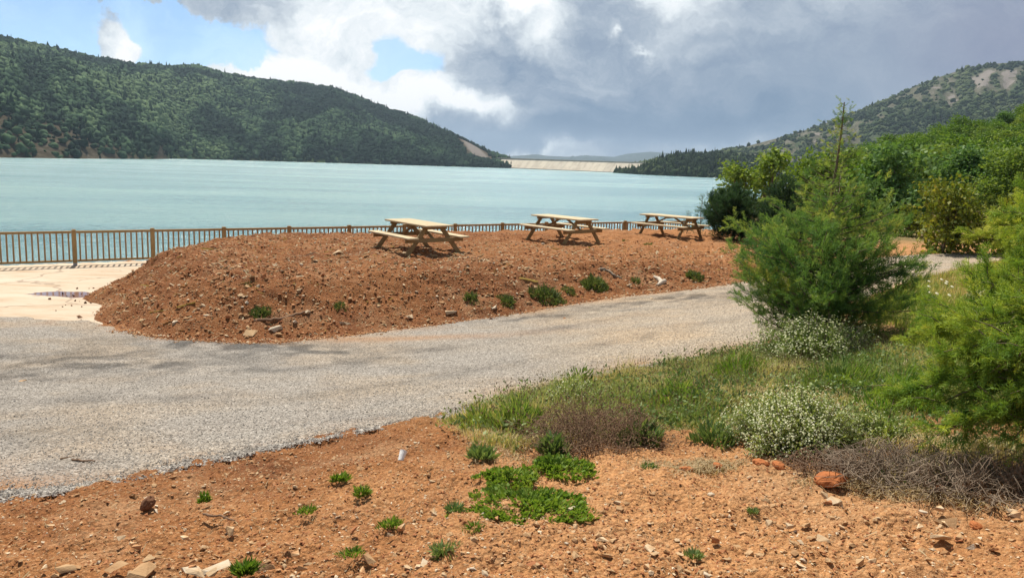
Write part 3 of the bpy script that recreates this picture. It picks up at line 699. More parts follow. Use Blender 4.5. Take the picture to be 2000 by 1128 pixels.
for q, ((px, py), h, ax, lab) in enumerate(TAB):
    t = t0 if q == 0 else copy_tree(t0)
    nc = at_h(px, py, h); ax = np.array(ax) / np.hypot(*ax); sx_ = np.array([ax[1], -ax[0]])
    c = nc[:2] + ax * TL / 2 + sx_ * TW / 2
    feet = [L1(*(c + ax * e * .75 + sx_ * s * .7)) for e in (-1, 1) for s in (-1, 1)]
    t.location = (c[0], c[1], np.mean(feet) + .005); t.rotation_euler.z = math.atan2(ax[1], ax[0])
    tag(t, lab, 'picnic table', 'picnic tables on the red bank')

# ------------------------------------------------------------------ vegetation builders
def spray_template(nsub, seed, flat=.5, w=.02):
    r = np.random.default_rng(seed); V = []; Fc = []
    def blade(p, q, wd):
        p = np.array(p); q = np.array(q); d = q - p; u = np.cross(d, r.standard_normal(3)); u = u / (np.linalg.norm(u) + 1e-9) * wd
        i = len(V); V.extend([p - u, p + u, p + d * .6 + u * .8, q, p + d * .6 - u * .8]); Fc.extend([[i, i + 1, i + 2], [i, i + 2, i + 4], [i + 4, i + 2, i + 3]])
    blade((0, 0, 0), (0, 0, 1), w * .8)
    for k in range(nsub):
        t = .08 + .85 * k / nsub; a = r.uniform(0, 2 * math.pi); l = (.46 - .30 * t) * r.uniform(.7, 1.3)
        d = np.array([math.cos(a), math.sin(a) * (1 - flat) + .0, 0]); d /= np.linalg.norm(d)
        tip = np.array([0, 0, t]) + d * l * .62 + np.array([0, 0, l * .78])
        blade((0, 0, t), tip, w)
        for h in range(2):
            b = np.array([0, 0, t]) * (1 - .45 - .25 * h) + tip * (.45 + .25 * h); dd = r.standard_normal(3) * .5 + (tip - [0, 0, t]) / l
            blade(b, b + dd / np.linalg.norm(dd) * l * .5, w * .8)
    return np.array(V), np.array(Fc)
SPR = [spray_template(14, s) for s in range(4)]
SPRF = [spray_template(22, 20 + s, .3, .014) for s in range(3)]
def spray_mesh(name, P, D, L, mat, parent, tint, temps, tipt=.25):
    Vs, Fs, As, n0 = [], [], [], 0; k = rng.integers(0, len(temps), len(P))
    for q, (TV, TF) in enumerate(temps):
        s = k == q
        if not s.any(): continue
        V, Fc = inst(TV, TF, frames(D[s], rng.uniform(0, 6.28, s.sum())), P[s], L[s])
        Vs.append(V); Fs.append(Fc + n0); n0 += len(V)
        As.append((tint[s][:, None] + tipt * (TV[None, :, 2] - .4)).ravel())
    return mesh_np(name, np.concatenate(Vs), np.concatenate(Fs), mat, parent, True, {'tint': np.concatenate(As)})
def conifer(name, label, base, H, rad, nb, mat, tmean, group=None, lean=(0, 0), spray=.24, per_m=26, temps=SPR, up_=(.35, .9), zlo=.02, trunk_r=.045, cat='tree', topbare=0., minspr=6, tpow=.9, smin=.65, tvar=.12):
    root = empty(name, base); tag(root, label, cat, group)
    tr = MB(); zz = np.linspace(0, 1, 9)
    axis = np.stack([lean[0] * zz * H + .02 * np.sin(zz * 9), lean[1] * zz * H + .02 * np.cos(zz * 7), zz * H], 1)
    tr.tube(axis, trunk_r * (1 - .93 * zz) + .004, 7); tr.build('trunk', M_bark, root, True)
    bm_ = MB(); P, D, L, T = [], [], [], []
    for b in range(nb):
        t = zlo + (1 - zlo) * (b / nb) ** tpow; z = t * H; r = rad(t) * rng.uniform(.62, 1.18)
        a = b * 2.39996 + rng.uniform(-.5, .5); u = rng.uniform(*up_)
        o = np.array([lean[0] * z, lean[1] * z, z]); d = np.array([math.cos(a), math.sin(a), 0])
        s = np.linspace(0, 1, 7)[:, None]
        bend = np.array([0, 0, 1.]) * (u * r * (s ** 1.7) * .75)
        pts_ = o + d * r * s * (1 - .12 * s) + bend + np.cross(d, [0, 0, 1]) * (.08 * r * np.sin(s * 4 + a))
        bm_.tube(pts_, np.linspace(.010, .002, 7) * (.2 + r), 4)
        ln = np.linalg.norm(np.diff(pts_, axis=0), axis=1).sum()
        ns = max(minspr, int(ln * per_m * (1 - topbare * sstep(.38, .72, t))))
        sp = rng.uniform(.08, 1.0, ns) ** .8; idx = sp * 6; i0 = np.minimum(idx.astype(int), 5); f = (idx - i0)[:, None]
        p = pts_[i0] * (1 - f) + pts_[i0 + 1] * f; tg = pts_[i0 + 1] - pts_[i0]; tg /= np.linalg.norm(tg, axis=1)[:, None]
        dd = tg * .9 + rng.standard_normal((ns, 3)) * .55 + np.array([0, 0, .25])
        P.append(p + rng.standard_normal((ns, 3)) * .03 * (1 + r)); D.append(dd); L.append(spray * rng.uniform(.55, 1.3, ns) * (smin + .5 * min(r, 1)))
        T.append(np.clip(tmean + .22 * t + tvar * rng.standard_normal() + .12 * rng.standard_normal(ns), 0, 1))
    bm_.build('branches', M_bark, root, True)
    spray_mesh('foliage', np.concatenate(P), np.concatenate(D), np.concatenate(L), mat, root, np.concatenate(T), temps)
    return root
LEAF = (np.array([[0, 0, 0], [.38, .05, .35], [0, 0, 1.], [-.38, -.05, .35]]), np.array([[0, 1, 2], [0, 2, 3]]))
def broadleaf(name, label, base, H, Rw, nl, leaf, mat, tmean=.45, group=None, lobes=14, trunk=True, zc=.62, cat='tree', ragged=.35, multi=1, vflat=.8):
    root = empty(name, base); tag(root, label, cat, group)
    r = rng
    ctr = []
    for k in range(lobes):
        a = r.uniform(0, 6.28); rr = Rw * .72 * math.sqrt(r.random()); z = H * r.uniform(zc - .36, .9)
        fall = 1 - .55 * max(0, (z / H - .55) / .45)
        ctr.append([rr * math.cos(a) * fall, rr * math.sin(a) * fall, z, Rw * r.uniform(.26, .5)])
    ctr.append([0, 0, H * .88, Rw * .34]); ctr = np.array(ctr)
    tr = MB()
    for k in range(multi):
        off = np.array([.0, 0, 0]) if multi == 1 else np.array([r.uniform(-.2, .2) * Rw, r.uniform(-.2, .2) * Rw, 0])
        zz = np.linspace(0, 1, 6)[:, None]; topp = np.array([r.uniform(-.12, .12) * Rw, r.uniform(-.12, .12) * Rw, H * .72])
        pa = off + (topp - off) * zz; pa[:, :2] += .04 * H * np.sin(zz * 5 + k)[:, [0]] * np.array([1, .6]) * zz
        tr.tube(pa, np.linspace(.03, .008, 6) * H / (1 + .4 * (multi - 1)), 7)
    for k in range(len(ctr)):
        c = ctr[k, :3]; st = np.array([0, 0, min(c[2] * .55, H * .5)]); s = np.linspace(0, 1, 5)[:, None]
        pa = st + (c - st) * s; pa[:, 2] += .06 * H * np.sin(s[:, 0] * math.pi) * -.5
        tr.tube(pa, np.linspace(.013, .003, 5) * H, 5)
    tr.build('trunk', M_bark, root, True)
    w = ctr[:, 3] ** 2; k = r.choice(len(ctr), nl, p=w / w.sum())
    d = r.standard_normal((nl, 3)); d /= np.linalg.norm(d, axis=1)[:, None]
    rr = (r.random(nl) ** .45) * (1 + ragged * r.standard_normal(nl) * .5)
    # clumps: leaves gather round twig ends
    nt_ = max(8, nl // 14); td = r.standard_normal((nt_, 3)); td /= np.linalg.norm(td, axis=1)[:, None]; tk = r.choice(len(ctr), nt_, p=w / w.sum())
    tp = ctr[tk, :3] + td * (ctr[tk, 3] * (.55 + .6 * r.random(nt_)))[:, None] * np.array([1, 1, vflat])
    g = r.integers(0, nt_, nl); Pc = tp[g] + r.standard_normal((nl, 3)) * leaf * .85
    Pf = ctr[k, :3] + d * (ctr[k, 3] * rr)[:, None] * np.array([1, 1, vflat])
    P = np.where((r.random(nl) < .72)[:, None], Pc, Pf); P[:, 2] = np.maximum(P[:, 2], .04 * H)
    D = d + r.standard_normal((nl, 3)) * .6 + np.array([0, 0, -.1])
    V, Fc = inst(*LEAF, frames(D, r.uniform(0, 6.28, nl)), P, leaf * r.uniform(.6, 1.3, nl))
    tt = np.clip(tmean + .10 * r.standard_normal(nt_)[g] + .13 * r.standard_normal(nl), 0, 1)
    mesh_np('crown', V, Fc, mat, root, False, {'tint': np.repeat(tt, 4)})
    return root
def tint_n(k, m=.5, s=.18): return np.clip(m + s * rng.standard_normal(k), 0, 1)
def tuft(name, label, base, Rw, H, nl, mat, group=None, cat='plant', lw=.25, flat=.3, tm=.5, leaf=.05, cut=-.05):
    base = np.array(base, float)
    a = rng.uniform(0, 6.28, nl * 2); sx0, sy0 = rng.uniform(0, 99, 2)
    rr = Rw * np.sqrt(rng.random(nl * 2)) * (1 + 1.3 * vnoise(2 * np.cos(a) + sx0, 2 * np.sin(a) + sy0, 1))
    kk = fbm(rr * np.cos(a) / Rw * 3 + sx0, rr * np.sin(a) / Rw * 3, 3, 2) + .25 * rng.standard_normal(nl * 2) > cut + .35 * (rr / Rw - .5); a = a[kk]; rr = rr[kk]; nl = len(a)
    P = np.stack([rr * np.cos(a), rr * np.sin(a), H * np.clip(.5 + 1.5 * (vnoise(rr * np.cos(a) / Rw * 5, rr * np.sin(a) / Rw * 5 + sy0, 3) + .3), .2, 1.5) * rng.random(nl) ** 1.3 * np.clip(1 - .6 * (rr / Rw) ** 2, .1, 1)], 1)
    D = np.stack([np.cos(a), np.sin(a), np.full(nl, flat * 2)], 1) + rng.standard_normal((nl, 3)) * .45
    D[:, 2] = np.abs(D[:, 2])
    V, Fc = inst(LEAF[0] * np.array([lw / .38, 1, 1]), LEAF[1], frames(D, rng.uniform(0, 6.28, nl)), P, leaf * rng.uniform(.5, 1.4, nl))
    zz = landform(V[:, 0] + base[0], V[:, 1] + base[1]) - base[2]
    V[:, 2] += np.clip(np.interp(np.hypot(V[:, 0], V[:, 1]), [0, Rw], [0, 1]), 0, 1) * np.clip(zz, -.3, .3)
    o = mesh_np(name, V, Fc, mat, None, False, {'tint': np.repeat(tint_n(nl, tm), 4)}); o.location = base
    return tag(o, label, cat, group)

# ---- oak wood on the slope at the right edge
protos = []
for q, (H, Rw, nl, lf, mt) in enumerate([(5.2, 2.6, 9000, .20, M_oak), (4.8, 2.5, 8500, .19, M_oak), (5.4, 2.5, 9000, .20, M_oakb), (4.4, 2.3, 8000, .19, M_oak), (5.0, 2.6, 8500, .20, M_oakl)]):
    protos.append(broadleaf('oak_tree', 'x', (0, 0, 0), H, Rw, nl, lf, mt, .45, 'oaks of the wood on the slope', zc=.55))
first = [True] * 5
wood = []
LABS = ['dark green round-crowned oak packed in the wood on the slope', 'deep green low oak in the thick of the sloping wood', 'blue-green oak with soft crown among darker oaks on the slope',
        'small dark oak tucked between bigger oaks of the wood', 'fresh light green oak among the darker wood on the slope']
for (d0, pa, pb, stp) in [(44, 1850, 2300, 95), (54, 1720, 2300, 82), (66, 1640, 2250, 70), (80, 1610, 2200, 58), (96, 1600, 2150, 50), (112, 1590, 2100, 44), (126, 1590, 2100, 42)]:
    px = pa + rng.uniform(0, 20)
    while px < pb:
        wood.append((px, d0 * rng.uniform(.94, 1.06))); px += stp * rng.uniform(.75, 1.25)
for q, (px, dd) in enumerate(wood):
    k = int(rng.choice(5, p=[.34, .24, .13, .19, .10]))
    if dd < 50: k = int(rng.choice([2, 4, 1]))
    t = protos[k] if first[k] else copy_tree(protos[k]); first[k] = False
    a = math.atan((px - 1000) / F); x, y = dd * math.sin(a), dd * math.cos(a)
    t.location = (x, y, L1(x, y) - .15); t.rotation_euler.z = rng.uniform(0, 6.28); 
    fr = np.clip((dd - 44) / 82, 0, 1); ysk = np.interp(px, [1560, 1640, 1690, 1760, 1830, 1920, 2000, 2300], [338, 303, 283, 252, 238, 219, 203, 150]); ytop = (ysk * fr + 296 * (1 - fr)) + rng.uniform(-4, 12)
    Hq = [5.2, 4.8, 5.4, 4.4, 5.0][k]; s = float(np.clip((E + ray(px, ytop)[2] * dd - L1(x, y) + .2) / Hq, .5, 1.3)); wx = max(s, .75); t.scale = (wx * rng.uniform(.95, 1.2), wx * rng.uniform(.95, 1.2), s)
    tag(t, LABS[k], 'tree', 'oaks of the wood on the slope')

# ---- trees at the end of the bank and beside the track
def P_(px, py, dd): a = ray(px, py); x, y = a[0] * dd, a[1] * dd; return (x, y, L1(x, y) - .05)
broadleaf('oak_sapling', 'light green young oak leaning out over the water at the bank end', P_(1440, 400, 31), 2.9, 1.0, 2200, .15, M_oakl, .45, lobes=12, zc=.6, multi=2)
broadleaf('oak_sapling', 'taller bright oak sapling with open crown behind the dark round bush', P_(1505, 400, 33), 3.7, 1.1, 2600, .16, M_oakl, .5, lobes=14, zc=.6, multi=2)
broadleaf('oak_tree', 'leafy light green oak standing between the feathery conifer and the wood', P_(1585, 400, 34), 3.2, 1.7, 3600, .18, M_oakl, .45, lobes=16, zc=.55, multi=2)
broadleaf('oak_tree', 'pale blue-green spreading oak beside the dry grass slope', P_(1745, 400, 36), 3.5, 1.8, 4600, .19, M_oakb, .55, lobes=16, zc=.5, multi=2)
broadleaf('oak_tree', 'dull green oak half hidden behind the feathery conifer', P_(1665, 400, 37), 2.9, 1.7, 3600, .19, M_oak, .6, lobes=14, zc=.5)
broadleaf('oak_tree', 'yellowing small oak bushy to the ground on the far side of the track', P_(1855, 460, 25.5), 2.3, 1.25, 4200, .12, M_oaky, .45, lobes=20, zc=.44, multi=3)
broadleaf('oak_tree', 'yellow-green bushy oak cut off by the picture edge', P_(1985, 445, 25), 1.7, 1.1, 2400, .13, M_oaky, .5, lobes=12, zc=.5, multi=2)
broadleaf('shrub', 'low yellow-green shrub on the dry grass beneath the pale oak', P_(1775, 400, 31), 1.1, .8, 1000, .13, M_oaky, .5, lobes=8, zc=.5, multi=3, cat='bush')
conifer('juniper_bush', 'dark rounded juniper bush beside the last picnic table', P_(1433, 450, 27.5), 2.0, lambda t: .95 * math.sin(min(1, .25 + t * .9) * math.pi) ** .6 + .12, 90, M_junbl, .35, spray=.26, per_m=40, trunk_r=.06, cat='bush', up_=(.3, .8))
conifer('juniper_tree', 'very dark pointed juniper between the round bush and the feathery conifer', P_(1528, 440, 25.5), 2.3, lambda t: .95 * (1 - t) ** .75 + .1, 80, M_junbl, .2, spray=.26, per_m=36, trunk_r=.06)
conifer('pine_sapling', 'thin blue-green conifer sapling standing against the water', P_(1368, 440, 28.5), 1.55, lambda t: .36 * (1 - t) + .06, 26, M_junbl, .6, spray=.16, per_m=22, trunk_r=.02, up_=(.1, .4))
conifer('pine_sapling', 'tiny faint conifer sapling behind the last picnic table', P_(1342, 440, 29.5), .95, lambda t: .22 * (1 - t) + .04, 16, M_junbl, .6, spray=.12, per_m=18, trunk_r=.012, up_=(.1, .4))

# ---- the feathery conifer in the middle right
jb = hit(1600, 668); jb = np.array([jb[0], jb[1] + .15, L1(jb[0], jb[1] + .15) - .03])
def jrad(t):
    return float(np.interp(t, [0, .08, .2, .32, .45, .55, .68, .8, 1], [.78, 1.08, 1.24, 1.12, .80, .56, .34, .20, .05]))
conifer('juniper_tree', 'big feathery green juniper with thin bare-tipped leader beside the track', jb, 2.80, jrad, 185, M_junip, .36, lean=(.034, 0), spray=.20, per_m=46, trunk_r=.032, topbare=.62, up_=(.15, .75), minspr=4, temps=SPRF, tpow=1.25, smin=.3, tvar=.2)

# ---- yellow-green boughs at the right edge
def bough(name, label, base, tips, mat, tm, spray=.2, per=70):
    base = np.array(base); root = empty(name, base); tag(root, label, 'tree')
    bm_ = MB(); P, D, L, T = [], [], [], []
    tr = MB(); tr.tube([(0, 0, -.1), (.01, 0, .5), (0, .02, 1.0), (.02, 0, 1.6)], [.034, .028, .018, .007], 7); tr.build('trunk', M_bark, root, True)
    for q in range(46):                                  # the rest of the crown, all round the stem
        a = rng.uniform(-1.75, 1.75); st = .12 + 1.45 * q / 46; r = (.95 - .42 * st) * rng.uniform(.7, 1.1)
        tips = tips + [(base + np.array([r * math.cos(a) + .02, r * math.sin(a), st + rng.uniform(.1, .35)]), st, rng.uniform(-.1, .1))]
    for (tip, st, tt) in tips:
        tip = np.array(tip) - base; st = np.array([0, 0, st]); s = np.linspace(0, 1, 9)[:, None]
        pa = st + (tip - st) * s; pa[:, 2] += .10 * np.sin(s[:, 0] * math.pi); bm_.tube(pa, np.linspace(.014, .003, 9), 5)
        ln = np.linalg.norm(tip - st); ns = int(ln * per)
        for sub in range(int(ln * 11)):                  # side shoots
            q = rng.uniform(.15, .97); p0 = st + (tip - st) * q + [0, 0, .10 * math.sin(q * math.pi)]; dv = (tip - st) / ln
            sd_ = dv * .8 + rng.standard_normal(3) * .5 + [0, 0, .12]; sd_ /= np.linalg.norm(sd_); l = rng.uniform(.10, .34) * (1.15 - .5 * q)
            pb = p0 + sd_ * l; bm_.tube([p0, (p0 + pb) / 2 + [0, 0, .015], pb], [.004, .003, .0015], 4)
            m_ = int(5 + l * 30); f = rng.random(m_)[:, None]
            P.append(p0 + (pb - p0) * f); D.append(sd_ + rng.standard_normal((m_, 3)) * .5); L.append(spray * rng.uniform(.4, 1.1, m_)); T.append(np.clip(tm + tt + .1 * rng.standard_normal() + .12 * rng.standard_normal(m_), 0, 1))
        f = rng.uniform(.3, 1, ns)[:, None]; P.append(st + (tip - st) * f + np.concatenate([0 * f, 0 * f, .10 * np.sin(f * math.pi)], 1)); D.append((tip - st) / ln + rng.standard_normal((ns, 3)) * .45); L.append(spray * rng.uniform(.4, 1., ns)); T.append(np.clip(tm + tt + .1 + .14 * rng.standard_normal(ns), 0, 1))
    bm_.build('branches', M_bark, root, True)
    spray_mesh('foliage', np.concatenate(P), np.concatenate(D), np.concatenate(L), mat, root, np.concatenate(T), SPRF)
    return root
b1 = at_d(2040, 600, 8.2); b1[2] = L1(b1[0], b1[1])
bough('juniper_tree', 'yellow-green juniper reaching in from the edge above the track', b1,
      [(at_d(1950, 440, 8.0), .9, .15), (at_d(1985, 425, 8.2), 1.0, .1), (at_d(1935, 545, 7.7), .55, .0), (at_d(1925, 590, 7.6), .4, .05),
       (at_d(1975, 500, 8.3), .8, 0), (at_d(1990, 470, 7.8), .9, .05), (at_d(1965, 575, 7.8), .4, -.05), (at_d(1995, 540, 7.6), .6, -.05), (at_d(1900, 462, 8.6), .9, .2)], M_junye, .45, .15)
b2 = at_d(2080, 950, 4.5); b2[2] = L1(b2[0], b2[1])
bough('juniper_tree', 'lush green juniper boughs with lime tips spreading over the dry twigs', b2,
      [(at_d(1765, 662, 4.9), .75, .15), (at_d(1800, 640, 5.1), .8, .12), (at_d(1850, 655, 4.8), .8, .1), (at_d(1905, 640, 4.9), .85, .1), (at_d(1960, 640, 4.7), .9, .1), (at_d(1850, 705, 4.4), .65, .1),
       (at_d(1740, 770, 4.6), .5, .1), (at_d(1790, 765, 4.5), .5, -.05), (at_d(1830, 790, 4.5), .45, -.1), (at_d(1880, 740, 4.4), .6, -.1), (at_d(1930, 730, 4.3), .65, -.1), (at_d(1985, 700, 4.3), .75, -.05),
       (at_d(1830, 850, 4.2), .3, 0), (at_d(1890, 830, 4.3), .35, -.15), (at_d(1950, 810, 4.2), .4, -.15), (at_d(1980, 780, 4.4), .5, -.15), (at_d(1915, 690, 4.6), .75, .0), (at_d(1975, 860, 4.2), .3, -.2), (at_d(1900, 790, 4.5), .45, -.12)], M_junye, .36, .125, 90)

# ---- flowering cushion bushes
def flower_bush(label, base, Rx, Ry, H, nst, nfl, fl=.013, tm=.5, sparse=1.0):
    base = np.array(base); root = empty('flowering_bush', base); tag(root, label, 'bush')
    a = rng.uniform(0, 6.28, nst); e = np.arccos(rng.uniform(.02, 1, nst))
    r = rng.uniform(.75, 1.05, nst)
    lump_ = 1 + .22 * np.sin(a * 3 + 1) * np.sin(e) + .10 * np.sin(a * 7)
    tip = np.stack([Rx * np.sin(e) * np.cos(a) * lump_, Ry * np.sin(e) * np.sin(a) * lump_, H * np.cos(e) * (1 + .1 * np.sin(a * 5)) + .03], 1) * r[:, None]
    st = tip * np.array([.25, .25, 0]) + np.array([0, 0, .0])
    mb = MB()
    for q in range(0, nst, 3):
        mid = st[q] * .4 + tip[q] * .6 - np.array([0, 0, .02]); mb.tube([st[q], mid, tip[q]], [.0035, .0025, .0014], 3)
    mb.build('stems', M_twig, root)
    nl = nst * 9; k = rng.integers(0, nst, nl); f = rng.uniform(.35, 1.0, nl)[:, None]
    P = st[k] + (tip[k] - st[k]) * f + rng.standard_normal((nl, 3)) * .015
    D = (tip[k] - st[k]) / np.linalg.norm(tip[k] - st[k], axis=1)[:, None] + rng.standard_normal((nl, 3)) * .5
    V, Fc = inst(LEAF[0] * np.array([.45, 1, 1]), LEAF[1], frames(D, rng.uniform(0, 6.28, nl)), P, rng.uniform(.016, .038, nl))
    mesh_np('foliage', V, Fc, M_bushl, root, False, {'tint': np.repeat(tint_n(nl, tm), 4)})
    k = rng.integers(0, nst, nfl); P = tip[k] * rng.uniform(.9, 1.07, nfl)[:, None] + rng.standard_normal((nfl, 3)) * .018
    DV = np.array([[math.cos(q) , math.sin(q), .25 * (q % 2)] for q in range(6)] + [[0, 0, .35]]); DF = np.array([[q, (q + 1) % 6, 6] for q in range(6)])
    V, Fc = inst(DV, DF, frames(tip[k] / np.linalg.norm(tip[k], axis=1)[:, None] + rng.standard_normal((nfl, 3)) * .35 + [0, 0, .3], rng.uniform(0, 6.28, nfl)), P, fl * rng.uniform(.5, 1.2, nfl))
    o = mesh_np('flowers', V, Fc, M_bloom, root, False, {'tint': np.repeat(tint_n(nfl, .55, .25), 7)}); o['kind'] = 'stuff'
    return root
def hb(px, py, dz=0): p = hit(px, py); return (p[0], p[1], p[2] + dz)
flower_bush('rounded bush covered in cream-white flowers at the edge of the bare soil', hb(1560, 872, -.02), .45, .33, .32, 1700, 5000, .0062, .6)
flower_bush('dark flowering bush dotted with white beneath the feathery juniper', hb(1590, 705, -.02), .66, .45, .46, 1300, 2600, .0085, .25)
flower_bush('small grey-green domed bush with pale flowers near the far track', hb(1925, 602, -.02), .26, .24, .28, 420, 500, .010, .35)
flower_bush('low sprawl of sparse cream flowers spilling past the rounded white bush', hb(1715, 862, -.02), .22, .18, .17, 320, 380, .006, .55)
flower_bush('little light green bush with tiny cream flowers in the grass by the track', hb(1115, 800, -.02), .28, .24, .28, 380, 500, .006, .75)

# ---- dry bushes
def twig_bush(name, label, base, Rx, Ry, H, nt_, mat, curl=.35, th=.0028, heads=0):
    base = np.array(base); root = empty(name, base); tag(root, label, 'bush')
    mb = MB(); tips = []
    for q in range(nt_):
        a = rng.uniform(0, 6.28); rr = math.sqrt(rng.random()); p = np.array([Rx * rr * math.cos(a), Ry * rr * math.sin(a), 0]) * .9
        p[2] = H * .55 * rng.random() * (1 - rr * .6); d = rng.standard_normal(3); d[2] = abs(d[2]) * .7; d += np.array([math.cos(a), math.sin(a), .2]) * .5; d /= np.linalg.norm(d)
        P = [p]; st = rng.uniform(.03, .06) * (H / .3) ** .5
        for w in range(6):
            d = d + rng.standard_normal(3) * curl; d /= np.linalg.norm(d); nx_ = P[-1] + d * st; nx_[2] = min(max(nx_[2], .005), H * (1.1 - .75 * min(1, (nx_[0] / Rx) ** 2 + (nx_[1] / Ry) ** 2))); P.append(nx_)
        mb.tube(P, np.linspace(th, th * .35, 7), 3, rng.random()); tips.append(P[-1]); tips.append(P[-3])
    mb.build('twigs', mat, root, True)
    if heads:
        tips = np.array(tips); k = rng.integers(0, len(tips), heads); P = tips[k] + rng.standard_normal((heads, 3)) * .02
        V, Fc = inst(OCT[0], OCT[1], frames(rng.standard_normal((heads, 3)), np.zeros(heads)), P, rng.uniform(.003, .007, heads))
        o = mesh_np('seed_heads', V, Fc, M_seed, root, False, {'tint': np.repeat(tint_n(heads, .4, .25), 6)}); o['kind'] = 'stuff'
    return root
twig_bush('dead_bush', 'tangled grey dead twig bush behind the big red clod', hb(1765, 928, -.01), .40, .18, .21, 620, M_twig)
twig_bush('dead_bush', 'grey dry twigs heaped under the lime juniper boughs', hb(1930, 955, -.01), .40, .20, .20, 560, M_twig)
twig_bush('dead_bush', 'thin brown dead twigs lying between the white bush and the tangled bush', hb(1615, 915, -.01), .24, .12, .13, 220, M_stick)
twig_bush('dry_bush', 'brown purple dry bush with seed heads beside the green clover', hb(1165, 870, -.01), .40, .28, .34, 760, M_stick, .3, .0022, 2600)

# ---- grass
def poly_pts(PX, count, rag=.3):
    P = np.array([hit(*p)[:2] for p in PX]); lo, hi = P.min(0), P.max(0); out = np.zeros((0, 2))
    while len(out) < count:
        q = rng.uniform(lo - .4, hi + .4, (count * 2, 2)); sd = sdist(P, q[:, 0], q[:, 1]) + rag * (1.6 * fbm(q[:, 0] * 1.4, q[:, 1] * 1.4, 3, 4) + .9 * fbm(q[:, 0] * 6, q[:, 1] * 6, 2, 2)); q = q[(sd > 0) & (rng.random(len(q)) < .25 + sd / .35)]; out = np.r_[out, q]
    return out[:count]
def blades(name, label, XY, h, w, mat, tm=.4, ts=.2, bend=.5, kind='stuff', cat='grass', patch=.4, hvar=None):
    m_ = len(XY); z = landform(XY[:, 0], XY[:, 1]); a = rng.uniform(0, 6.28, m_)
    pn = fbm(XY[:, 0] * 1.6, XY[:, 1] * 1.6, 4, 1)
    hh = h * rng.uniform(.45, 1.3, m_) * (1 + 1.2 * pn);  hh = np.maximum(hh, h * .2)
    if hvar is not None: hh = hh * hvar(XY)
    d = np.stack([np.cos(a), np.sin(a), 0 * a], 1); u = np.stack([-np.sin(a), np.cos(a), 0 * a], 1) * w * rng.uniform(.6, 1.4, m_)[:, None]
    B = np.stack([XY[:, 0], XY[:, 1], z - .01], 1); bd = rng.uniform(.1, 1, m_)[:, None] * bend * hh[:, None]; Z = np.array([0, 0, 1.])
    m1 = B + d * bd * .3 + Z * hh[:, None] * .55; t1 = B + d * bd + Z * hh[:, None] * (1 - .25 * bend)
    V = np.stack([B - u, B + u, m1 + u * .75, m1 - u * .75, t1], 1).reshape(-1, 3)
    i = np.arange(m_)[:, None] * 5
    tint = np.clip(tm + ts * rng.standard_normal(m_) + patch * fbm(XY[:, 0] * .9 + 5, XY[:, 1] * .9, 4, 6), 0, 1)
    tag(mesh_np(name, V, [i + np.array([[0, 1, 2, 3]]), i + np.array([[3, 2, 4]])], mat, None, False, {'tint': np.repeat(tint, 5)}), label, cat, kind=kind)
    return t1, tint
G1 = [(855,826),(930,795),(1010,772),(1100,752),(1200,732),(1330,705),(1450,688),(1640,690),(1800,690),(2000,700),(2100,780),(2100,930),(1900,930),(1750,900),(1600,880),(1430,882),(1330,868),(1250,880),(1150,900),(1050,880),(960,858),(900,838)]
t1, tt = blades('grass', 'mixed green and straw wild grass between the track and the bare soil', poly_pts(G1, 100000), .11, .0021, M_grass, .47, .19, .9, patch=.9)
G2 = [(1180,740),(1330,712),(1450,695),(1500,700),(1500,780),(1420,800),(1350,850),(1200,800)]
blades('tall_grass', 'taller seeding grass stems along the track side', np.r_[poly_pts(G2, 2500), poly_pts([(900,815),(1100,755),(1250,735),(1250,800),(1060,850),(930,840)], 3500)], .20, .0013, M_grass, .62, .2, .6)
SH = np.r_[poly_pts(G1, 1500), poly_pts([(880,822),(1100,752),(1300,720),(1450,700),(1700,760),(1350,850),(1060,850)], 2000)]
z = landform(SH[:, 0], SH[:, 1]); hh = rng.uniform(.10, .27, len(SH))
B = np.stack([SH[:, 0], SH[:, 1], z - .01], 1); D = np.stack([.15 * rng.standard_normal(len(SH)), .15 * rng.standard_normal(len(SH)), np.ones(len(SH))], 1)
SV = np.array([[-.006, 0, 0], [.006, 0, 0], [0, .0, .93]]); V1, F1 = inst(SV, np.array([[0, 1, 2]]), frames(D, rng.uniform(0, 6, len(SH))), B, hh)
tipP = B + D / np.linalg.norm(D, axis=1)[:, None] * (hh * .95)[:, None]
V2, F2_ = inst(OCT[0] * [.7, .7, 1.3], OCT[1], frames(D, 0 * hh), tipP, rng.uniform(.004, .0085, len(SH)))
tag(mesh_np('seed_grass', np.r_[V1, V2], np.r_[F1, F2_ + len(V1)], M_seed, None, False, {'tint': np.r_[np.repeat(tint_n(len(SH), .7), 3), np.repeat(tint_n(len(SH), .65, .25), 6)]}), 'brown seed heads on thin stalks above the wild grass', 'grass', kind='stuff')
LP = np.r_[poly_pts(G1, 9000, .4), poly_pts([(1200,735),(1450,690),(1800,690),(1900,800),(1440,800),(1300,860),(1250,800)], 9000, .4)]
z = landform(LP[:, 0], LP[:, 1]); m_ = len(LP); hp = .02 + .10 * rng.random(m_) ** 1.5 * np.clip(1 + 2 * fbm(LP[:, 0] * 2, LP[:, 1] * 2, 3, 4), .2, 2)
V, Fc = inst(LEAF[0] * np.array([.55, 1, 1]), LEAF[1], frames(rng.standard_normal((m_, 3)) + [0, 0, .6], rng.uniform(0, 6.28, m_)), np.stack([LP[:, 0], LP[:, 1], z + hp], 1), rng.uniform(.02, .055, m_))
lt = np.clip(.4 + .2 * rng.standard_normal(m_) + .9 * fbm(LP[:, 0] * 1.7, LP[:, 1] * 1.7, 3, 2), 0, 1)
tag(mesh_np('meadow_herbs', V, Fc, M_greyl, None, False, {'tint': np.repeat(lt, 4)}), 'low leafy herbs mixed into the wild grass', 'herbs', kind='stuff')
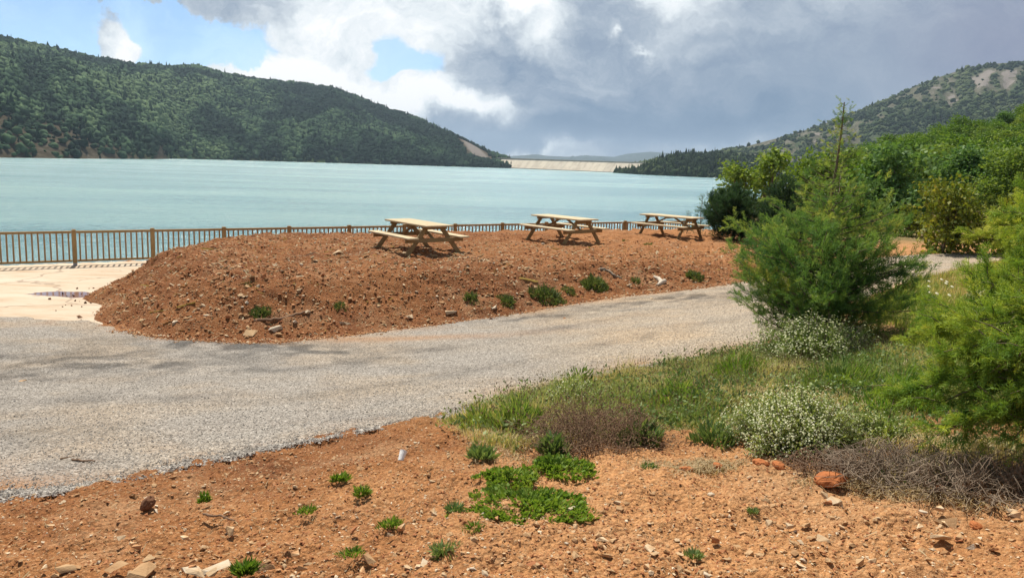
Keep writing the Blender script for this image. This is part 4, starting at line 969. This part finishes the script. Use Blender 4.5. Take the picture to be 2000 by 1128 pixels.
blades('edge_grass', 'rough grass and dry stems round the stems of the edge junipers', np.r_[poly_pts([(2030,560),(2700,560),(2900,900),(2100,960),(2050,800)], 22000), poly_pts([(2050,470),(2500,470),(2700,560),(2050,560)], 9000)], .14, .003, M_grass, .5, .2, .8, patch=.7)
G3 = [(1780,548),(1900,525),(2000,510),(2100,500),(2100,700),(2000,690),(1850,690),(1740,690),(1700,640)]
blades('rough_grass', 'rough yellow-green grass beyond the lime boughs beside the track', poly_pts(G3, 30000), .15, .004, M_grass, .5, .2)
G4 = [(1690,425),(1760,395),(1900,385),(2100,370),(2100,440),(1990,440),(1850,452),(1760,455),(1690,455)]
blades('dry_grass', 'dry brown grass on the slope above the far track', poly_pts(G4, 36000), .26, .012, M_straw, .45, .22)
G5 = [(1250,452),(1300,448),(1400,449),(1480,448),(1480,440),(1400,436),(1300,440),(1245,446)]
blades('bank_grass', 'green grass fringe along the fence end under the dark bush', poly_pts(G5, 3500), .2, .008, M_grass, .35, .15)
blades('straw_litter', 'fallen grey straw and dead stalks at the foot of the grass', np.r_[poly_pts([(900,850),(1000,870),(1080,905),(1000,930),(930,880)], 900), poly_pts([(1240,885),(1330,868),(1440,885),(1500,915),(1350,935),(1250,920)], 1200), poly_pts([(1550,930),(1800,945),(2000,990),(2000,1010),(1700,975)], 1300)], .05, .0022, M_straw, .8, .2, 2.2)

# white daisies in the far grass: each one small, on its own stalk
DV = np.array([[math.cos(q * 1.047), math.sin(q * 1.047), 0] for q in range(6)] + [[0, 0, .2]]); DF = np.array([[q, (q + 1) % 6, 6] for q in range(6)])
for q in range(11):
    p = hit(1815 + rng.uniform(-20, 45) + (q % 3) * 12, 588 + rng.uniform(-22, 28)); mb = MB(); h = rng.uniform(.16, .26)
    root = empty('daisy', p); tag(root, 'white daisy in the loose patch of rough grass by the far track', 'flower', 'daisies by the far track')
    mb.tube([(0, 0, 0), (.01, 0, h * .6), (0, .01, h)], .002, 3, .3); mb.build('stalk', M_weed, root)
    V = DV * .028 * np.array([1, 1, 1]); mb = MB(); mb.add(V @ frames(np.array([[.1, -.5, .8]]), np.zeros(1))[0].T + [0, .01, h], DF, .9); mb.build('petals', M_bloom, root)

# ---- weeds, each a thing
WE = [(1030,985,.25,.04,2100,'widest bright green clover mat on the bare soil',.032), (1000,940,.13,.05,700,'bright green clover strip joining the big mat from above',.03), (1085,918,.18,.05,900,'green clover edge under the dry brown bush',.034), (965,932,.10,.03,350,'small green clover island beside the clover strip',.028)]
for (px, py, rw, h, nl, lab, lf) in WE: tuft('clover_patch', lab, hb(px, py), rw, h, int(nl * 2.4), M_weed, None, 'plant', .34, .5, .55, lf * .68)
WD = [(664,942,.055,.04,90,'leafy rosette weed alone on the soil below the track edge',M_weed,.05),(706,970,.06,.06,120,'dark compact weed tuft just below the leafy rosette',M_weed,.04),(600,1002,.06,.03,70,'thin flat weed near the curved twig',M_weed,.035),
      (399,980,.035,.05,80,'upright little weed to the side of the dark clod',M_weed,.04),(888,1003,.06,.035,80,'grey-green weed halfway to the clover mat',M_greyl,.045),(926,1042,.055,.04,110,'fresh weed just under the clover mat',M_weed,.04),
      (765,1030,.07,.03,90,'yellowish weed scatter on open soil',M_weed,.035),(690,1084,.07,.025,80,'flat yellow-green weed low on the soil',M_weed,.03),(868,1086,.08,.04,120,'grassy dull weed in the lower soil',M_greyl,.05),
      (478,1122,.045,.03,110,'broad-leaved weed beside the pale rocks',M_weed,.06),(1265,922,.06,.04,80,'grey-green weed on the edge of the straw',M_greyl,.045),(1470,1002,.03,.02,40,'tiny weed among the pebbles of the orange soil',M_greyl,.03),
      (1355,1092,.05,.03,60,'faint weed on the sandy soil',M_greyl,.035),(1080,890,.10,.12,260,'spiky grey-leaved thistle in front of the dry bush',M_greyl,.085),(1240,840,.12,.14,200,'broad pale thistle leaves beside the dry bush',M_greyl,.075),(940,895,.12,.05,160,'grey-green grass tuft in the straw',M_greyl,.07),
      (510,618,.24,.10,260,'green weed beside the plank on the bank',M_weed,.09),(487,560,.14,.07,80,'faint small weed high on the bank slope',M_greyl,.06),(666,605,.16,.10,140,'lone dull weed in the middle of the bank slope',M_greyl,.08),
      (1068,583,.45,.24,600,'dark wide weed clump at the bank foot',M_weed,.11),(1160,562,.35,.26,600,'tall fresh green weed climbing the bank',M_weed,.12),(990,595,.28,.14,280,'low green weed in the stones at the bank foot',M_weed,.09),(920,588,.26,.14,220,'yellowish weed on the bank foot beside stones',M_oaky,.09),
      (1242,553,.2,.10,180,'small weed near the bleached driftwood',M_weed,.08),(1355,545,.3,.14,240,'grassy weed where the bank meets the track',M_greyl,.12),(1110,575,.2,.12,150,'thin weed squeezed between the two big bank weeds',M_weed,.09),(1268,480,.2,.10,110,'dark weed on the bank top by the last table',M_weed,.08),
      (1220,472,.2,.05,70,'flat dry weed on the bank top between two tables',M_greyl,.06)]
for (px, py, rw, h, nl, lab, mt, lf) in WD:
    if py < 720: mt = M_bankw; rw *= .62; h *= .7; nl = int(nl * .7)
    else: rw *= .64; h *= .62; nl = int(nl * .75)
    tuft('weed', lab, hb(px, py), rw, h * 1.1, int(nl * 2.2), mt, 'weeds on the red soil', 'plant', .11, .7, .45, lf * .75, cut=-.45)

for (px, py, rw, h, nl, lab, mt, lf, lw_) in [(1010,840,.17,.16,900,'dark green broom-like clump at the tip of the grass',M_grass,.10,.022),(1130,775,.18,.20,700,'yellow-green clump with tiny leaves behind the dry brown bush',M_oakl,.06,.12),(935,832,.14,.09,450,'short green grass clump at the very end of the verge',M_grass,.09,.022),
      (1330,790,.22,.16,700,'grassy green clump in the middle of the verge',M_grass,.09,.022),(1395,868,.13,.10,260,'greyish clump between the brown bush and the rounded white bush',M_greyl,.07,.1),(1440,740,.25,.18,900,'fresh green grass clump below the track in the verge',M_weed,.09,.022),(1640,760,.3,.2,1000,'feathery light green clump behind the rounded white bush',M_oakl,.09,.022),
      (1760,800,.25,.2,900,'yellow-green feathery clump under the lime boughs',M_junye,.10,.022),(1250,870,.12,.11,260,'leafy grey-green plant at the foot of the dry bush',M_greyl,.08,.14),(1850,690,.4,.25,900,'rough tall clump below the small grey-green domed bush',M_grass,.14,.022),(1750,610,.45,.3,1000,'yellowish rough clump at the side of the feathery juniper',M_grass,.16,.022)]:
    tuft('grass_clump', lab, hb(px, py), rw, h, int(nl * 1.6), mt, 'clumps in the verge', 'plant', lw_, .9, .3, lf * .8, cut=-.2)

# ------------------------------------------------------------------ stones and litter
def stone(name, label, px, py, size, mat, flat=.6, rz=None, tint=.5, group=None, cat='stone', detail=ICO2, rough=.2, sink=.40, long=1.15):
    p = hit(px, py); nh = {len(ICO1[0]): 8, len(ICO2[0]): 10, len(ICO3[0]): 48}[len(detail[0])]
    bm = bmesh.new(); k = rng.standard_normal((nh, 3)); k /= np.linalg.norm(k, axis=1)[:, None]; k = np.sign(k) * np.abs(k) ** .55; k *= rng.uniform(.7, 1.15, (nh, 1))
    for q in k: bm.verts.new(q)
    rr_ = bmesh.ops.convex_hull(bm, input=bm.verts[:]); bmesh.ops.delete(bm, geom=[v for v in bm.verts if not v.link_faces], context='VERTS')
    if nh > 40: bmesh.ops.subdivide_edges(bm, edges=bm.edges[:], cuts=1)
    bmesh.ops.triangulate(bm, faces=bm.faces[:]); bm.verts.index_update()
    V = np.array([v.co[:] for v in bm.verts]); TF = np.array([[v.index for v in f.verts] for f in bm.faces]); bm.free()
    if nh > 40:
        V, TF = ICO3[0].copy(), ICO3[1]
        for q in range(90):
            k_ = rng.standard_normal(3); k_ /= np.linalg.norm(k_); wd = rng.uniform(.12, .5); V = V * (1 + rough * rng.uniform(-.26, .20) * np.exp(-((1 - ICO3[0] @ k_) / (wd * wd)))[:, None])
        V = V * (1 + .045 * rng.standard_normal((len(V), 1)))
    else: V *= 1 + rough * .22 * rng.standard_normal((len(V), 1)).clip(-1.5, 1.5)
    V = V * np.array([long, .8, flat]) * size / 2
    o = mesh_np(name, V, TF, mat, None, False, {'tint': np.clip(tint + .1 * rng.standard_normal(len(V)), 0, 1)})
    o.location = (p[0], p[1], p[2] + size / 2 * flat * (1 - sink * 2) + .01); o.rotation_euler = (rng.uniform(-.2, .2), rng.uniform(-.2, .2), rng.uniform(0, 6.28) if rz is None else rz)
    return tag(o, label, cat, group)
stone('dirt_clod', 'dark brown lone clod standing on the soil below the track', 288, 996, .075, M_drock, .95, detail=ICO3, rough=.5, sink=.12)
stone('dirt_clod', 'big crumbly red clod in front of the dead twig bush', 1622, 944, .165, M_clod, .42, .1, .5, detail=ICO3, rough=.6, long=1.15)
for (px, py, sz, lab) in [(1520, 915, .075, 'red clod under the rounded white bush, beside a larger one'), (1485, 912, .085, 'lumpy red clod beneath the shaded side of the white bush'), (1400, 915, .065, 'red clod alone at the grass edge before the white bush'), (1836, 960, .06, 'red clod under the grey twigs'),
                          (1340, 925, .08, 'crumbled red clod on the straw'), (1890, 955, .06, 'small orange clod tight against the grey twigs'), (1905, 1035, .055, 'orange clod beside the grey stone')]:
    stone('dirt_clod', lab, px, py, sz, M_clod, .65, None, .55, detail=ICO3, rough=.55)
for (px, py, sz, fl, lab) in [(1845, 1028, .085, .7, 'grey angular stone among orange clods'), (1838, 1058, .075, .5, 'ochre stone just under the grey angular stone'), (1876, 1056, .06, .6, 'pale ochre stone next to the ochre stone'), (1630, 985, .07, .4, 'flat tan stone below the big red clod'), (1610, 970, .04, .6, 'small tan stone directly under the big red clod'),
                              (1543, 1034, .05, .6, 'creamy stone on the orange soil'), (1503, 1026, .045, .6, 'brown stone by the creamy stone'), (1572, 1030, .05, .5, 'buff stone beside the creamy stone'), (1607, 1060, .07, .45, 'wide buff stone low on the orange soil'), (1675, 1105, .05, .5, 'whitish flat stone near the lower edge'),
                              (1210, 1002, .05, .6, 'tan stone with shadow on sandy soil'), (1180, 1005, .04, .6, 'smaller tan stone next to the shadowed tan stone'), (1268, 1025, .03, .5, 'white chip on the sandy soil'), (1245, 960, .06, .25, 'flat pale flake in front of the straw'), (1000, 1050, .03, .5, 'white pebble below the clover'), (1063, 1025, .05, .6, 'orange tan stone beside the clover mat'),
                              (425, 1114, .11, .25, 'long white limestone slab on the bottom edge'), (385, 1120, .10, .25, 'white limestone flake in front of the long slab'), (230, 1116, .09, .3, 'whitish broken rock near the bottom corner'), (288, 1098, .05, .4, 'yellowish flat stone above the broken white rocks'), (275, 1118, .12, .25, 'grey flat rock beside the yellowish stone'), (520, 1112, .06, .5, 'white rock behind the broad-leaved weed'), (130, 1118, .07, .35, 'pinkish flat rock near the bottom corner'),
                              (45, 748, .10, .5, 'pale stone with dark dirt on the gravel track'), (812, 868, .035, .4, 'pale chip below the white paper cup'), (720, 1095, .07, .35, 'white flat stone low on the soil'), (830, 1110, .06, .4, 'round pale stone near the bottom edge'), (1050, 1118, .07, .45, 'light stone at the bottom edge')]:
    stone('stone', lab, px, py, sz, M_rock, fl, None, float(rng.uniform(.2, .9)), 'pale stones on the red soil', detail=ICO2)
for (px, py, sz, lab) in [(345, 632, .2, 'bright white angular stone at the bank corner'), (365, 628, .13, 'smaller white stone touching the white angular stone'), (403, 620, .12, 'white stone above the dark gravel at the bank corner'), (739, 602, .13, 'white square stone on the bank slope'), (538, 520, .12, 'lone white stone high on the bank'), (605, 497, .3, 'flat pale stone on the bank crest'), (660, 495, .3, 'second flat pale stone on the bank crest toward the table'),
                          (1285, 548, .12, 'small white stone beside the driftwood'), (965, 607, .22, 'grey-white stone at the bank foot'), (880, 612, .25, 'tan slab stone at the bank foot'), (672, 632, .25, 'ochre block at the bank foot'), (537, 643, .28, 'rounded ochre stone low on the bank'), (490, 655, .25, 'ochre stone at the gravel edge'), (800, 622, .2, 'light tan stone near the bank foot')]:
    stone('stone', lab, px, py, sz, M_rock, .5, None, float(rng.uniform(.4, 1)), 'stones on the red bank', detail=ICO2)
for q in range(150):                                    # middling stones, each its own object
    if q < 90: px, py = rng.uniform(20, 1990), rng.uniform(985, 1125); sz = rng.uniform(.022, .055); g_ = 'small stones strewn on the red soil'; lab = 'small earthy stone strewn on the open red soil'
    else: px, py = rng.uniform(230, 1300), rng.uniform(520, 640); sz = rng.uniform(.05, .13); g_ = 'stones strewn on the bank slope'; lab = 'earthy stone strewn on the slope of the red bank'
    stone('stone', lab, px, py, sz, M_pebble if rng.random() < .75 else M_rock, rng.uniform(.4, .75), None, float(rng.uniform(.3, .95)), g_, detail=ICO1, rough=.3)

def scatter(name, label, XY, zf, smin, smax, mat, tm, ts, temp=OCT, flat=.6, cat='pebbles', power=2.2):
    m_ = len(XY); z = zf(XY[:, 0], XY[:, 1]); TV, TF = temp
    V = TV[None] * (1 + .35 * rng.standard_normal((m_, len(TV), 1)).clip(-1.4, 1.6)); V = V * np.array([1, .8, flat])
    M = frames(np.stack([.3 * rng.standard_normal(m_), .3 * rng.standard_normal(m_), np.ones(m_)], 1), rng.uniform(0, 6.28, m_))
    s = smin + (smax - smin) * rng.random(m_) ** power
    V = np.einsum('nij,nkj->nki', M, V) * (s / 2)[:, None, None] + np.stack([XY[:, 0], XY[:, 1], z + s * .12], 1)[:, None]
    Fc = (TF[None] + (np.arange(m_) * len(TV))[:, None, None]).reshape(-1, 3)
    tag(mesh_np(name, V.reshape(-1, 3), Fc, mat, None, False, {'tint': np.repeat(tint_n(m_, tm, ts), len(TV))}), label, cat, kind='stuff')
def lumpz(x, y): return ground(x, y) + .05 * fbm(x * 1.3, y * 1.3, 3, 1) + .042 * fbm(x * 5, y * 5, 4, 3, .62) + .013 * fbm(x * 30, y * 30, 2, 4)
def polar(count, r0, r1, a0, a1):
    r = np.exp(rng.uniform(math.log(r0), math.log(r1), count)); a = rng.uniform(R(a0), R(a1), count); return np.stack([r * np.sin(a), r * np.cos(a)], 1)
q = polar(60000, 2.3, 9, -40, 42); q = q[sdist(ROAD, q[:, 0], q[:, 1]) < .05]; q = q[(q[:, 1] < 7.2) | (q[:, 0] < -3)]
scatter('pebbles', 'fine clods and pebbles all over the red soil', q, lumpz, .004, .022, M_pebble, .52, .26, flat=.45)
q = polar(9000, 2.4, 8, -40, 42); q = q[(sdist(ROAD, q[:, 0], q[:, 1]) < .0) & ((q[:, 1] < 7.2) | (q[:, 0] < -3)) & (rng.random(len(q)) < .45 + 1.6 * fbm(q[:, 0] * 1.2, q[:, 1] * 1.2, 3, 6))]
scatter('stone_chips', 'tan stone chips pressed into the red soil', q, lumpz, .008, .042, M_rock, .25, .25, temp=ICO1, flat=.45, power=2.6)
q = np.stack([rng.uniform(-9.5, 8, 9000), rng.uniform(12, 22, 9000)], 1); q = q[(sdist(FOOT, q[:, 0], q[:, 1]) > .05) & (rng.random(len(q)) < .4 + 1.6 * fbm(q[:, 0] * .8, q[:, 1] * .8, 3, 6))]
BANKQ = q
def mz(x, y):
    G = ground(x, y); s, sd = mound(x, y)
    return G + np.maximum(mtop(x, y) - G, 0) * s + .012 + (.05 * fbm(x * 1.1, y * 1.1, 3, 2) + .075 * fbm(x * 4.2, y * 4.2, 4, 5, .62) + .02 * fbm(x * 14, y * 14, 2, 6)) * sstep(-.1, .5, sd)
q = np.stack([rng.uniform(-10.5, 9, 90000), rng.uniform(11, 25, 90000)], 1); sq = sdist(FOOT, q[:, 0], q[:, 1]); q = q[(sq > -.12) & (rng.random(len(q)) < np.where(sq < 3.2, .9, .28))]
scatter('rubble', 'loose clods and stone chips covering the red bank', q, mz, .012, .085, M_pebble, .46, .26, power=3.2, flat=.5)
scatter('bank_chips', 'tan and whitish stone chips in the red bank', BANKQ, mz, .02, .12, M_rock, .3, .28, temp=ICO1, flat=.5, power=3)
def rz_(x, y): return ground(x, y) + .028 + .022 * fbm(x * .9, y * .9, 3, 1) + .012 * fbm(x * 6, y * 6, 3, 2)
q = polar(110000, 4.0, 15, -41, 30); sr = sdist(ROAD, q[:, 0], q[:, 1]); q = q[(sr > .03) & (sdist(SLAB, q[:, 0], q[:, 1]) < -.2) & (sdist(FOOT, q[:, 0], q[:, 1]) < -.05)]
scatter('gravel', 'loose crushed stone on the track', q, rz_, .006, .019, M_grav2, .52, .22, cat='gravel')
def flecks(name, label, XY, zf, ln, w):
    m_ = len(XY); z = zf(XY[:, 0], XY[:, 1]); T = np.array([[-.5, -.5 * w, 0], [.5, -.35 * w, 0.06], [.45, .4 * w, .06], [-.5, .5 * w, 0]])
    D = np.stack([.35 * rng.standard_normal(m_), .35 * rng.standard_normal(m_), np.ones(m_)], 1)
    V, Fc = inst(T, np.array([[0, 1, 2, 3]]), frames(D, rng.uniform(0, 6.28, m_)), np.stack([XY[:, 0], XY[:, 1], z + .006], 1), ln * np.exp(.5 * rng.standard_normal(m_)))
    tag(mesh_np(name, V, Fc, M_straw, None, False, {'tint': np.repeat(tint_n(m_, .85, .25), 4)}), label, 'straw', kind='stuff')
q = polar(12000, 2.4, 7.5, -38, 40); q = q[(sdist(ROAD, q[:, 0], q[:, 1]) < -.05) & (rng.random(len(q)) < .5 + 1.2 * fbm(q[:, 0] * 1.5, q[:, 1] * 1.5, 3, 3))]
flecks('straw', 'bits of dry straw strewn over the red soil', q, lumpz, .015, .10)
q = np.stack([rng.uniform(-9.5, 8, 9000), rng.uniform(12, 22, 9000)], 1); q = q[(sdist(FOOT, q[:, 0], q[:, 1]) > .1)]
flecks('root_litter', 'pale roots and bark bits in the red bank', q, mz, .06, .2)
e = refine(NEARs, 60); e = e + rng.standard_normal((len(e), 2)) * .06; e = e[(e[:, 0] > -8) & (e[:, 0] < 6)]
scatter('edge_gravel', 'brighter coarse stones along the near edge of the track', e, lambda x, y: rz_(x, y) - .016, .010, .034, M_grav2, .55, .24, cat='gravel')
e = refine(FARs[110:265], 24); e = e + rng.standard_normal((len(e), 2)) * .12
scatter('foot_stones', 'stones fallen to the foot of the bank beside the track', e, lambda x, y: rz_(x, y), .015, .07, M_pebble, .6, .22, power=3)
q = np.stack([rng.uniform(-11, -6, 500), rng.uniform(13, 19, 500)], 1); sq = sdist(FOOT, q[:, 0], q[:, 1]); q = q[(sq < 0) & (sq > -.9 * rng.random(len(sq)) ** 2 - .05)]
scatter('stray_clods', 'dark crumbs rolled off the bank onto the pale concrete', q, lambda x, y: np.maximum(ground(x, y), SLABZ) + .01, .03, .12, M_drock, .5, .2, power=2)

def stick(name, label, pxs, r0, r1, mat, lift=.01, cat='stick'):
    P = np.array([hit(*p) for p in pxs]); P[:, 2] += lift; c = P[0].copy(); mb = MB()
    Q_ = np.concatenate([P[i] + (P[i + 1] - P[i]) * np.linspace(0, 1, 6, endpoint=False)[:, None] for i in range(len(P) - 1)] + [P[-1:]]) - c
    Q_ += rng.standard_normal(Q_.shape) * r0 * .25; mb.tube(Q_, np.linspace(r0, r1, len(Q_)), 6, .5); o = mb.build(name, mat, None, True); o.location = c
    return tag(o, label, cat)
stick('stick', 'long straight brown stick lying on the bank beside a weed', [(497,632),(545,628),(596,617)], .03, .022, M_stick, .04)
stick('stick', 'thin dark stick on the pale gravel', [(142,908),(166,911),(188,911)], .008, .005, M_stick, .04)
stick('stick', 'short splinter beside the thin dark stick on the gravel', [(118,907),(132,904),(146,901)], .006, .003, M_stick, .04)
stick('twig', 'wavy dark twig on the bare soil', [(398,1013),(415,1016),(432,1017),(445,1023),(458,1026)], .007, .003, M_stick, .025)
stick('branch', 'grey weathered branch on the bank above the weeds', [(1172,531),(1188,536),(1200,545),(1212,549)], .045, .02, M_twig, .06)
dr = empty('driftwood', hit(1290, 556)); tag(dr, 'bleached forked driftwood at the bank foot', 'driftwood'); c = np.array(dr.location)
for q, pp in enumerate([[(1276,544),(1286,549),(1292,555)], [(1299,553),(1292,555),(1284,562)]]):
    P = np.array([hit(*p) for p in pp]) - c; P[:, 2] += .05; mb = MB(); mb.tube(P, [.02, .05, .06] if q == 0 else [.055, .06, .025], 7); mb.build('limb', M_drift, dr, True)
p = hit(782, 906); cup = MB(); a = np.linspace(0, 2 * math.pi, 14, endpoint=False)
prof = [(.020, 0), (.030, .085), (.032, .085), (.0275, .085), (.018, .004)]
V = np.concatenate([np.stack([r * np.cos(a), r * np.sin(a), np.full(14, zz)], 1) for r, zz in prof]); k = np.arange(14)
Fq = np.concatenate([np.stack([i * 14 + k, i * 14 + (k + 1) % 14, (i + 1) * 14 + (k + 1) % 14, (i + 1) * 14 + k], 1) for i in range(4)])
cup.add(V, Fq, .5); cup.add(np.r_[V[:14], [[0, 0, 0]]], np.stack([(k + 1) % 14, k, np.full(14, 14)], 1), .5); o = cup.build('paper_cup', M_paper)
o.location = p + np.array([0, 0, .02]); o.rotation_euler = (R(-40), R(30), .3); o.scale = (.75, .75, .75); tag(o, 'crushed white cup stuck in the soil near the track edge', 'cup')

# ------------------------------------------------------------------ sun, sky, clouds
SUN_EL, SUN_AZ = R(58), R(-22)               # azimuth from +Y, negative = towards the left
sun = bpy.data.lights.new('sun', 'SUN'); sun.energy = 5.0; sun.angle = R(.55); sun.color = (1, .925, .80)
so = bpy.data.objects.new('sun', sun); C.objects.link(so)
from mathutils import Vector, Matrix
sdv = Vector((math.sin(SUN_AZ) * math.cos(SUN_EL), math.cos(SUN_AZ) * math.cos(SUN_EL), math.sin(SUN_EL)))
so.rotation_euler = (-sdv).to_track_quat('-Z', 'Y').to_euler(); so.location = (0, 0, 60)
w = bpy.data.worlds.new('World'); scn.world = w; w.use_nodes = True; nt = w.node_tree; nt.nodes.clear(); g = NT(nt)
sky = g.n('ShaderNodeTexSky', sky_type='NISHITA', sun_disc=False); sky.sun_elevation = SUN_EL; sky.sun_rotation = SUN_AZ; sky.air_density = 1.0; sky.dust_density = .2; sky.ozone_density = 1.5
dirn = g.n('ShaderNodeTexCoord').outputs['Generated']; sp = g.n('ShaderNodeSeparateXYZ'); nt.links.new(dirn, sp.inputs[0])
yc = g.m('MAXIMUM', g.m('ABSOLUTE', sp.outputs[1]), .15); u = g.m('DIVIDE', sp.outputs[0], yc); v = g.m('DIVIDE', sp.outputs[2], yc)
cb_ = g.n('ShaderNodeCombineXYZ'); nt.links.new(u, cb_.inputs[0]); nt.links.new(v, cb_.inputs[1]); uv = cb_.outputs[0]
warp = g.vm('SUBTRACT', g.noise(uv, 5, 6, .6, color=True), (.5, .5, .5)); uvw = g.vm('ADD', uv, g.vm('SCALE', warp, scale=.17))
uvm = g.vm('ADD', uv, g.vm('SCALE', warp, scale=.07)); uvn = g.vm('MULTIPLY', uvw, (1, 1.9, 1))
n1 = g.noise(uvn, 4.2, 8, .58, .3); n2 = g.noise(g.vm('ADD', uvn, (3.1, 1.7, 0)), 6.5, 10, .66, .4); n3 = g.noise(uvn, 16, 6, .6)
def sky_uv(px, py): r = ray(px, py); return r[0] / r[1], r[2] / r[1]
def gauss(px, py, rx, ry, amp, src=uvw, sharp=1.0):
    cu, cv = sky_uv(px, py); d_ = g.vm('LENGTH', g.vm('MULTIPLY', g.vm('SUBTRACT', src, (cu, cv, 0)), (F / rx, F / ry, 0)))
    return g.m('MULTIPLY', g.m('EXPONENT', g.m('MULTIPLY', g.m('MULTIPLY', d_, d_), -1.)), amp)
def total(base, items):
    r = base
    for it in items: r = g.m('ADD', r, gauss(*it))
    return r
cov = total(.95, [(60,50,330,95,-1.05),(340,80,170,60,-.9),(480,105,80,30,-.7),(765,100,38,30,-.75,uvm),(830,128,46,26,-.75,uvm),(760,140,50,16,-.6,uvm),(800,148,26,10,.4,uvm),(210,72,46,38,1.3,uvm),(238,100,50,22,.9,uvm),(440,4,170,26,.9),(450,137,70,14,.3),(560,122,60,26,.35),(100,30,60,10,.25),(290,117,30,8,.5)])
cov = g.step(g.m('ADD', cov, g.m('ADD', g.m('MULTIPLY', g.m('SUBTRACT', n1, .5), .9), g.m('MULTIPLY', g.m('SUBTRACT', n3, .5), .75))), .32, .64)
cov = g.m('MAXIMUM', cov, g.m('MULTIPLY', n1, .42))
bri = total(.54, [(215,70,75,50,.4),(420,10,160,26,.04),(480,60,100,34,.12),(640,100,190,90,.33),(520,140,120,30,.35),(700,30,140,45,.14),(780,190,150,36,.36),(900,190,150,30,.36),(1000,15,110,28,.5),(1060,75,50,40,.3),(850,80,90,50,.32),(1310,15,75,45,.38),(1335,75,60,40,.15),
      (1120,120,190,70,-.10),(990,110,60,40,-.10),(1150,180,200,40,-.09),(1100,250,330,45,-.30),(1500,240,250,60,-.22),(1700,140,330,110,-.10),(1950,130,160,160,-.13),(1020,292,90,12,.42),(1350,290,130,10,.18),(1200,74,13,9,.3),(1262,98,30,6,.25),(1385,112,26,9,.10),(1010,188,30,14,-.2),(600,180,60,40,-.12),(1550,40,250,60,.0)])
bamp = g.m('SUBTRACT', 1., g.m('ADD', gauss(1750,150,430,170,.7), gauss(1150,250,350,50,.45)))
bri = g.m('ADD', bri, g.m('MULTIPLY', g.m('SUBTRACT', n2, .5), g.m('MULTIPLY', bamp, 1.05)))
bri = g.m('ADD', bri, g.m('MULTIPLY', g.m('SUBTRACT', n3, .5), g.m('MULTIPLY', bamp, .4)))
cc = g.ramp(bri, [(.08, (.085, .155, .27)), (.28, (.155, .23, .34)), (.45, (.26, .325, .42)), (.62, (.42, .48, .55)), (.8, (.72, .77, .80)), (.97, (.95, .95, .95))])
cc = g.mix(g.step(sp.outputs[2], .40, .62), cc, (.17, .20, .25))  # overhead cloud out of view, added dark to cut the ambient light
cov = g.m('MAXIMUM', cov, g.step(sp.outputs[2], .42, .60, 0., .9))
cc = g.mix(gauss(2000, 110, 230, 150, .5), cc, (.26, .25, .35))
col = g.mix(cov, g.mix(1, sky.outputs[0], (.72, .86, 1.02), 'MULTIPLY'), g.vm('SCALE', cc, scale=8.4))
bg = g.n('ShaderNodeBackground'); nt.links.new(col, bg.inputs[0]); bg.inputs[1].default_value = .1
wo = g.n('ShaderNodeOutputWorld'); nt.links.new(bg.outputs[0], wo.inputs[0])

# ------------------------------------------------------------------ haze
HAZE = 9e-5
if HAZE:
    m, nt_h = new_mat('haze_air'); gh = NT(nt_h); pv = gh.n('ShaderNodeVolumePrincipled'); pv.inputs['Color'].default_value = (.60, .78, 1.0, 1); pv.inputs['Density'].default_value = HAZE; pv.inputs['Anisotropy'].default_value = .2
    gh.out(None, pv.outputs[0])
    V = np.array([[x, y, z] for x in (-9600, 9600) for y in (-9600, 9600) for z in (-16, 330)], float)
    o = mesh_np('haze', V, np.array([[0, 1, 3, 2], [4, 6, 7, 5], [0, 4, 5, 1], [2, 3, 7, 6], [0, 2, 6, 4], [1, 5, 7, 3]]), m)
    tag(o, 'thin bluish air between the viewer and the far hills', 'haze', kind='stuff')

# ------------------------------------------------------------------ camera and render settings
cam = bpy.data.cameras.new('camera'); co = bpy.data.objects.new('camera', cam); C.objects.link(co)
cam.sensor_width = 36; cam.sensor_fit = 'HORIZONTAL'; cam.lens = F / 2000 * 36; cam.shift_y = (CY - 564) / 2000; cam.clip_start = .05; cam.clip_end = 30000
Mc = Matrix(((rt[0], up[0], -fw[0], 0), (rt[1], up[1], -fw[1], 0), (rt[2], up[2], -fw[2], E), (0, 0, 0, 1)))
co.matrix_world = Mc; scn.camera = co
scn.view_settings.view_transform = 'Standard'; scn.view_settings.look = 'None'; scn.view_settings.exposure = .5; scn.view_settings.gamma = 1
scn.render.engine = 'CYCLES'; scn.cycles.use_denoising = True; scn.cycles.max_bounces = 5; scn.cycles.diffuse_bounces = 3; scn.cycles.glossy_bounces = 2; scn.cycles.transmission_bounces = 3; scn.cycles.transparent_max_bounces = 8
scn.cycles.volume_bounces = 0; scn.cycles.volume_step_rate = 1
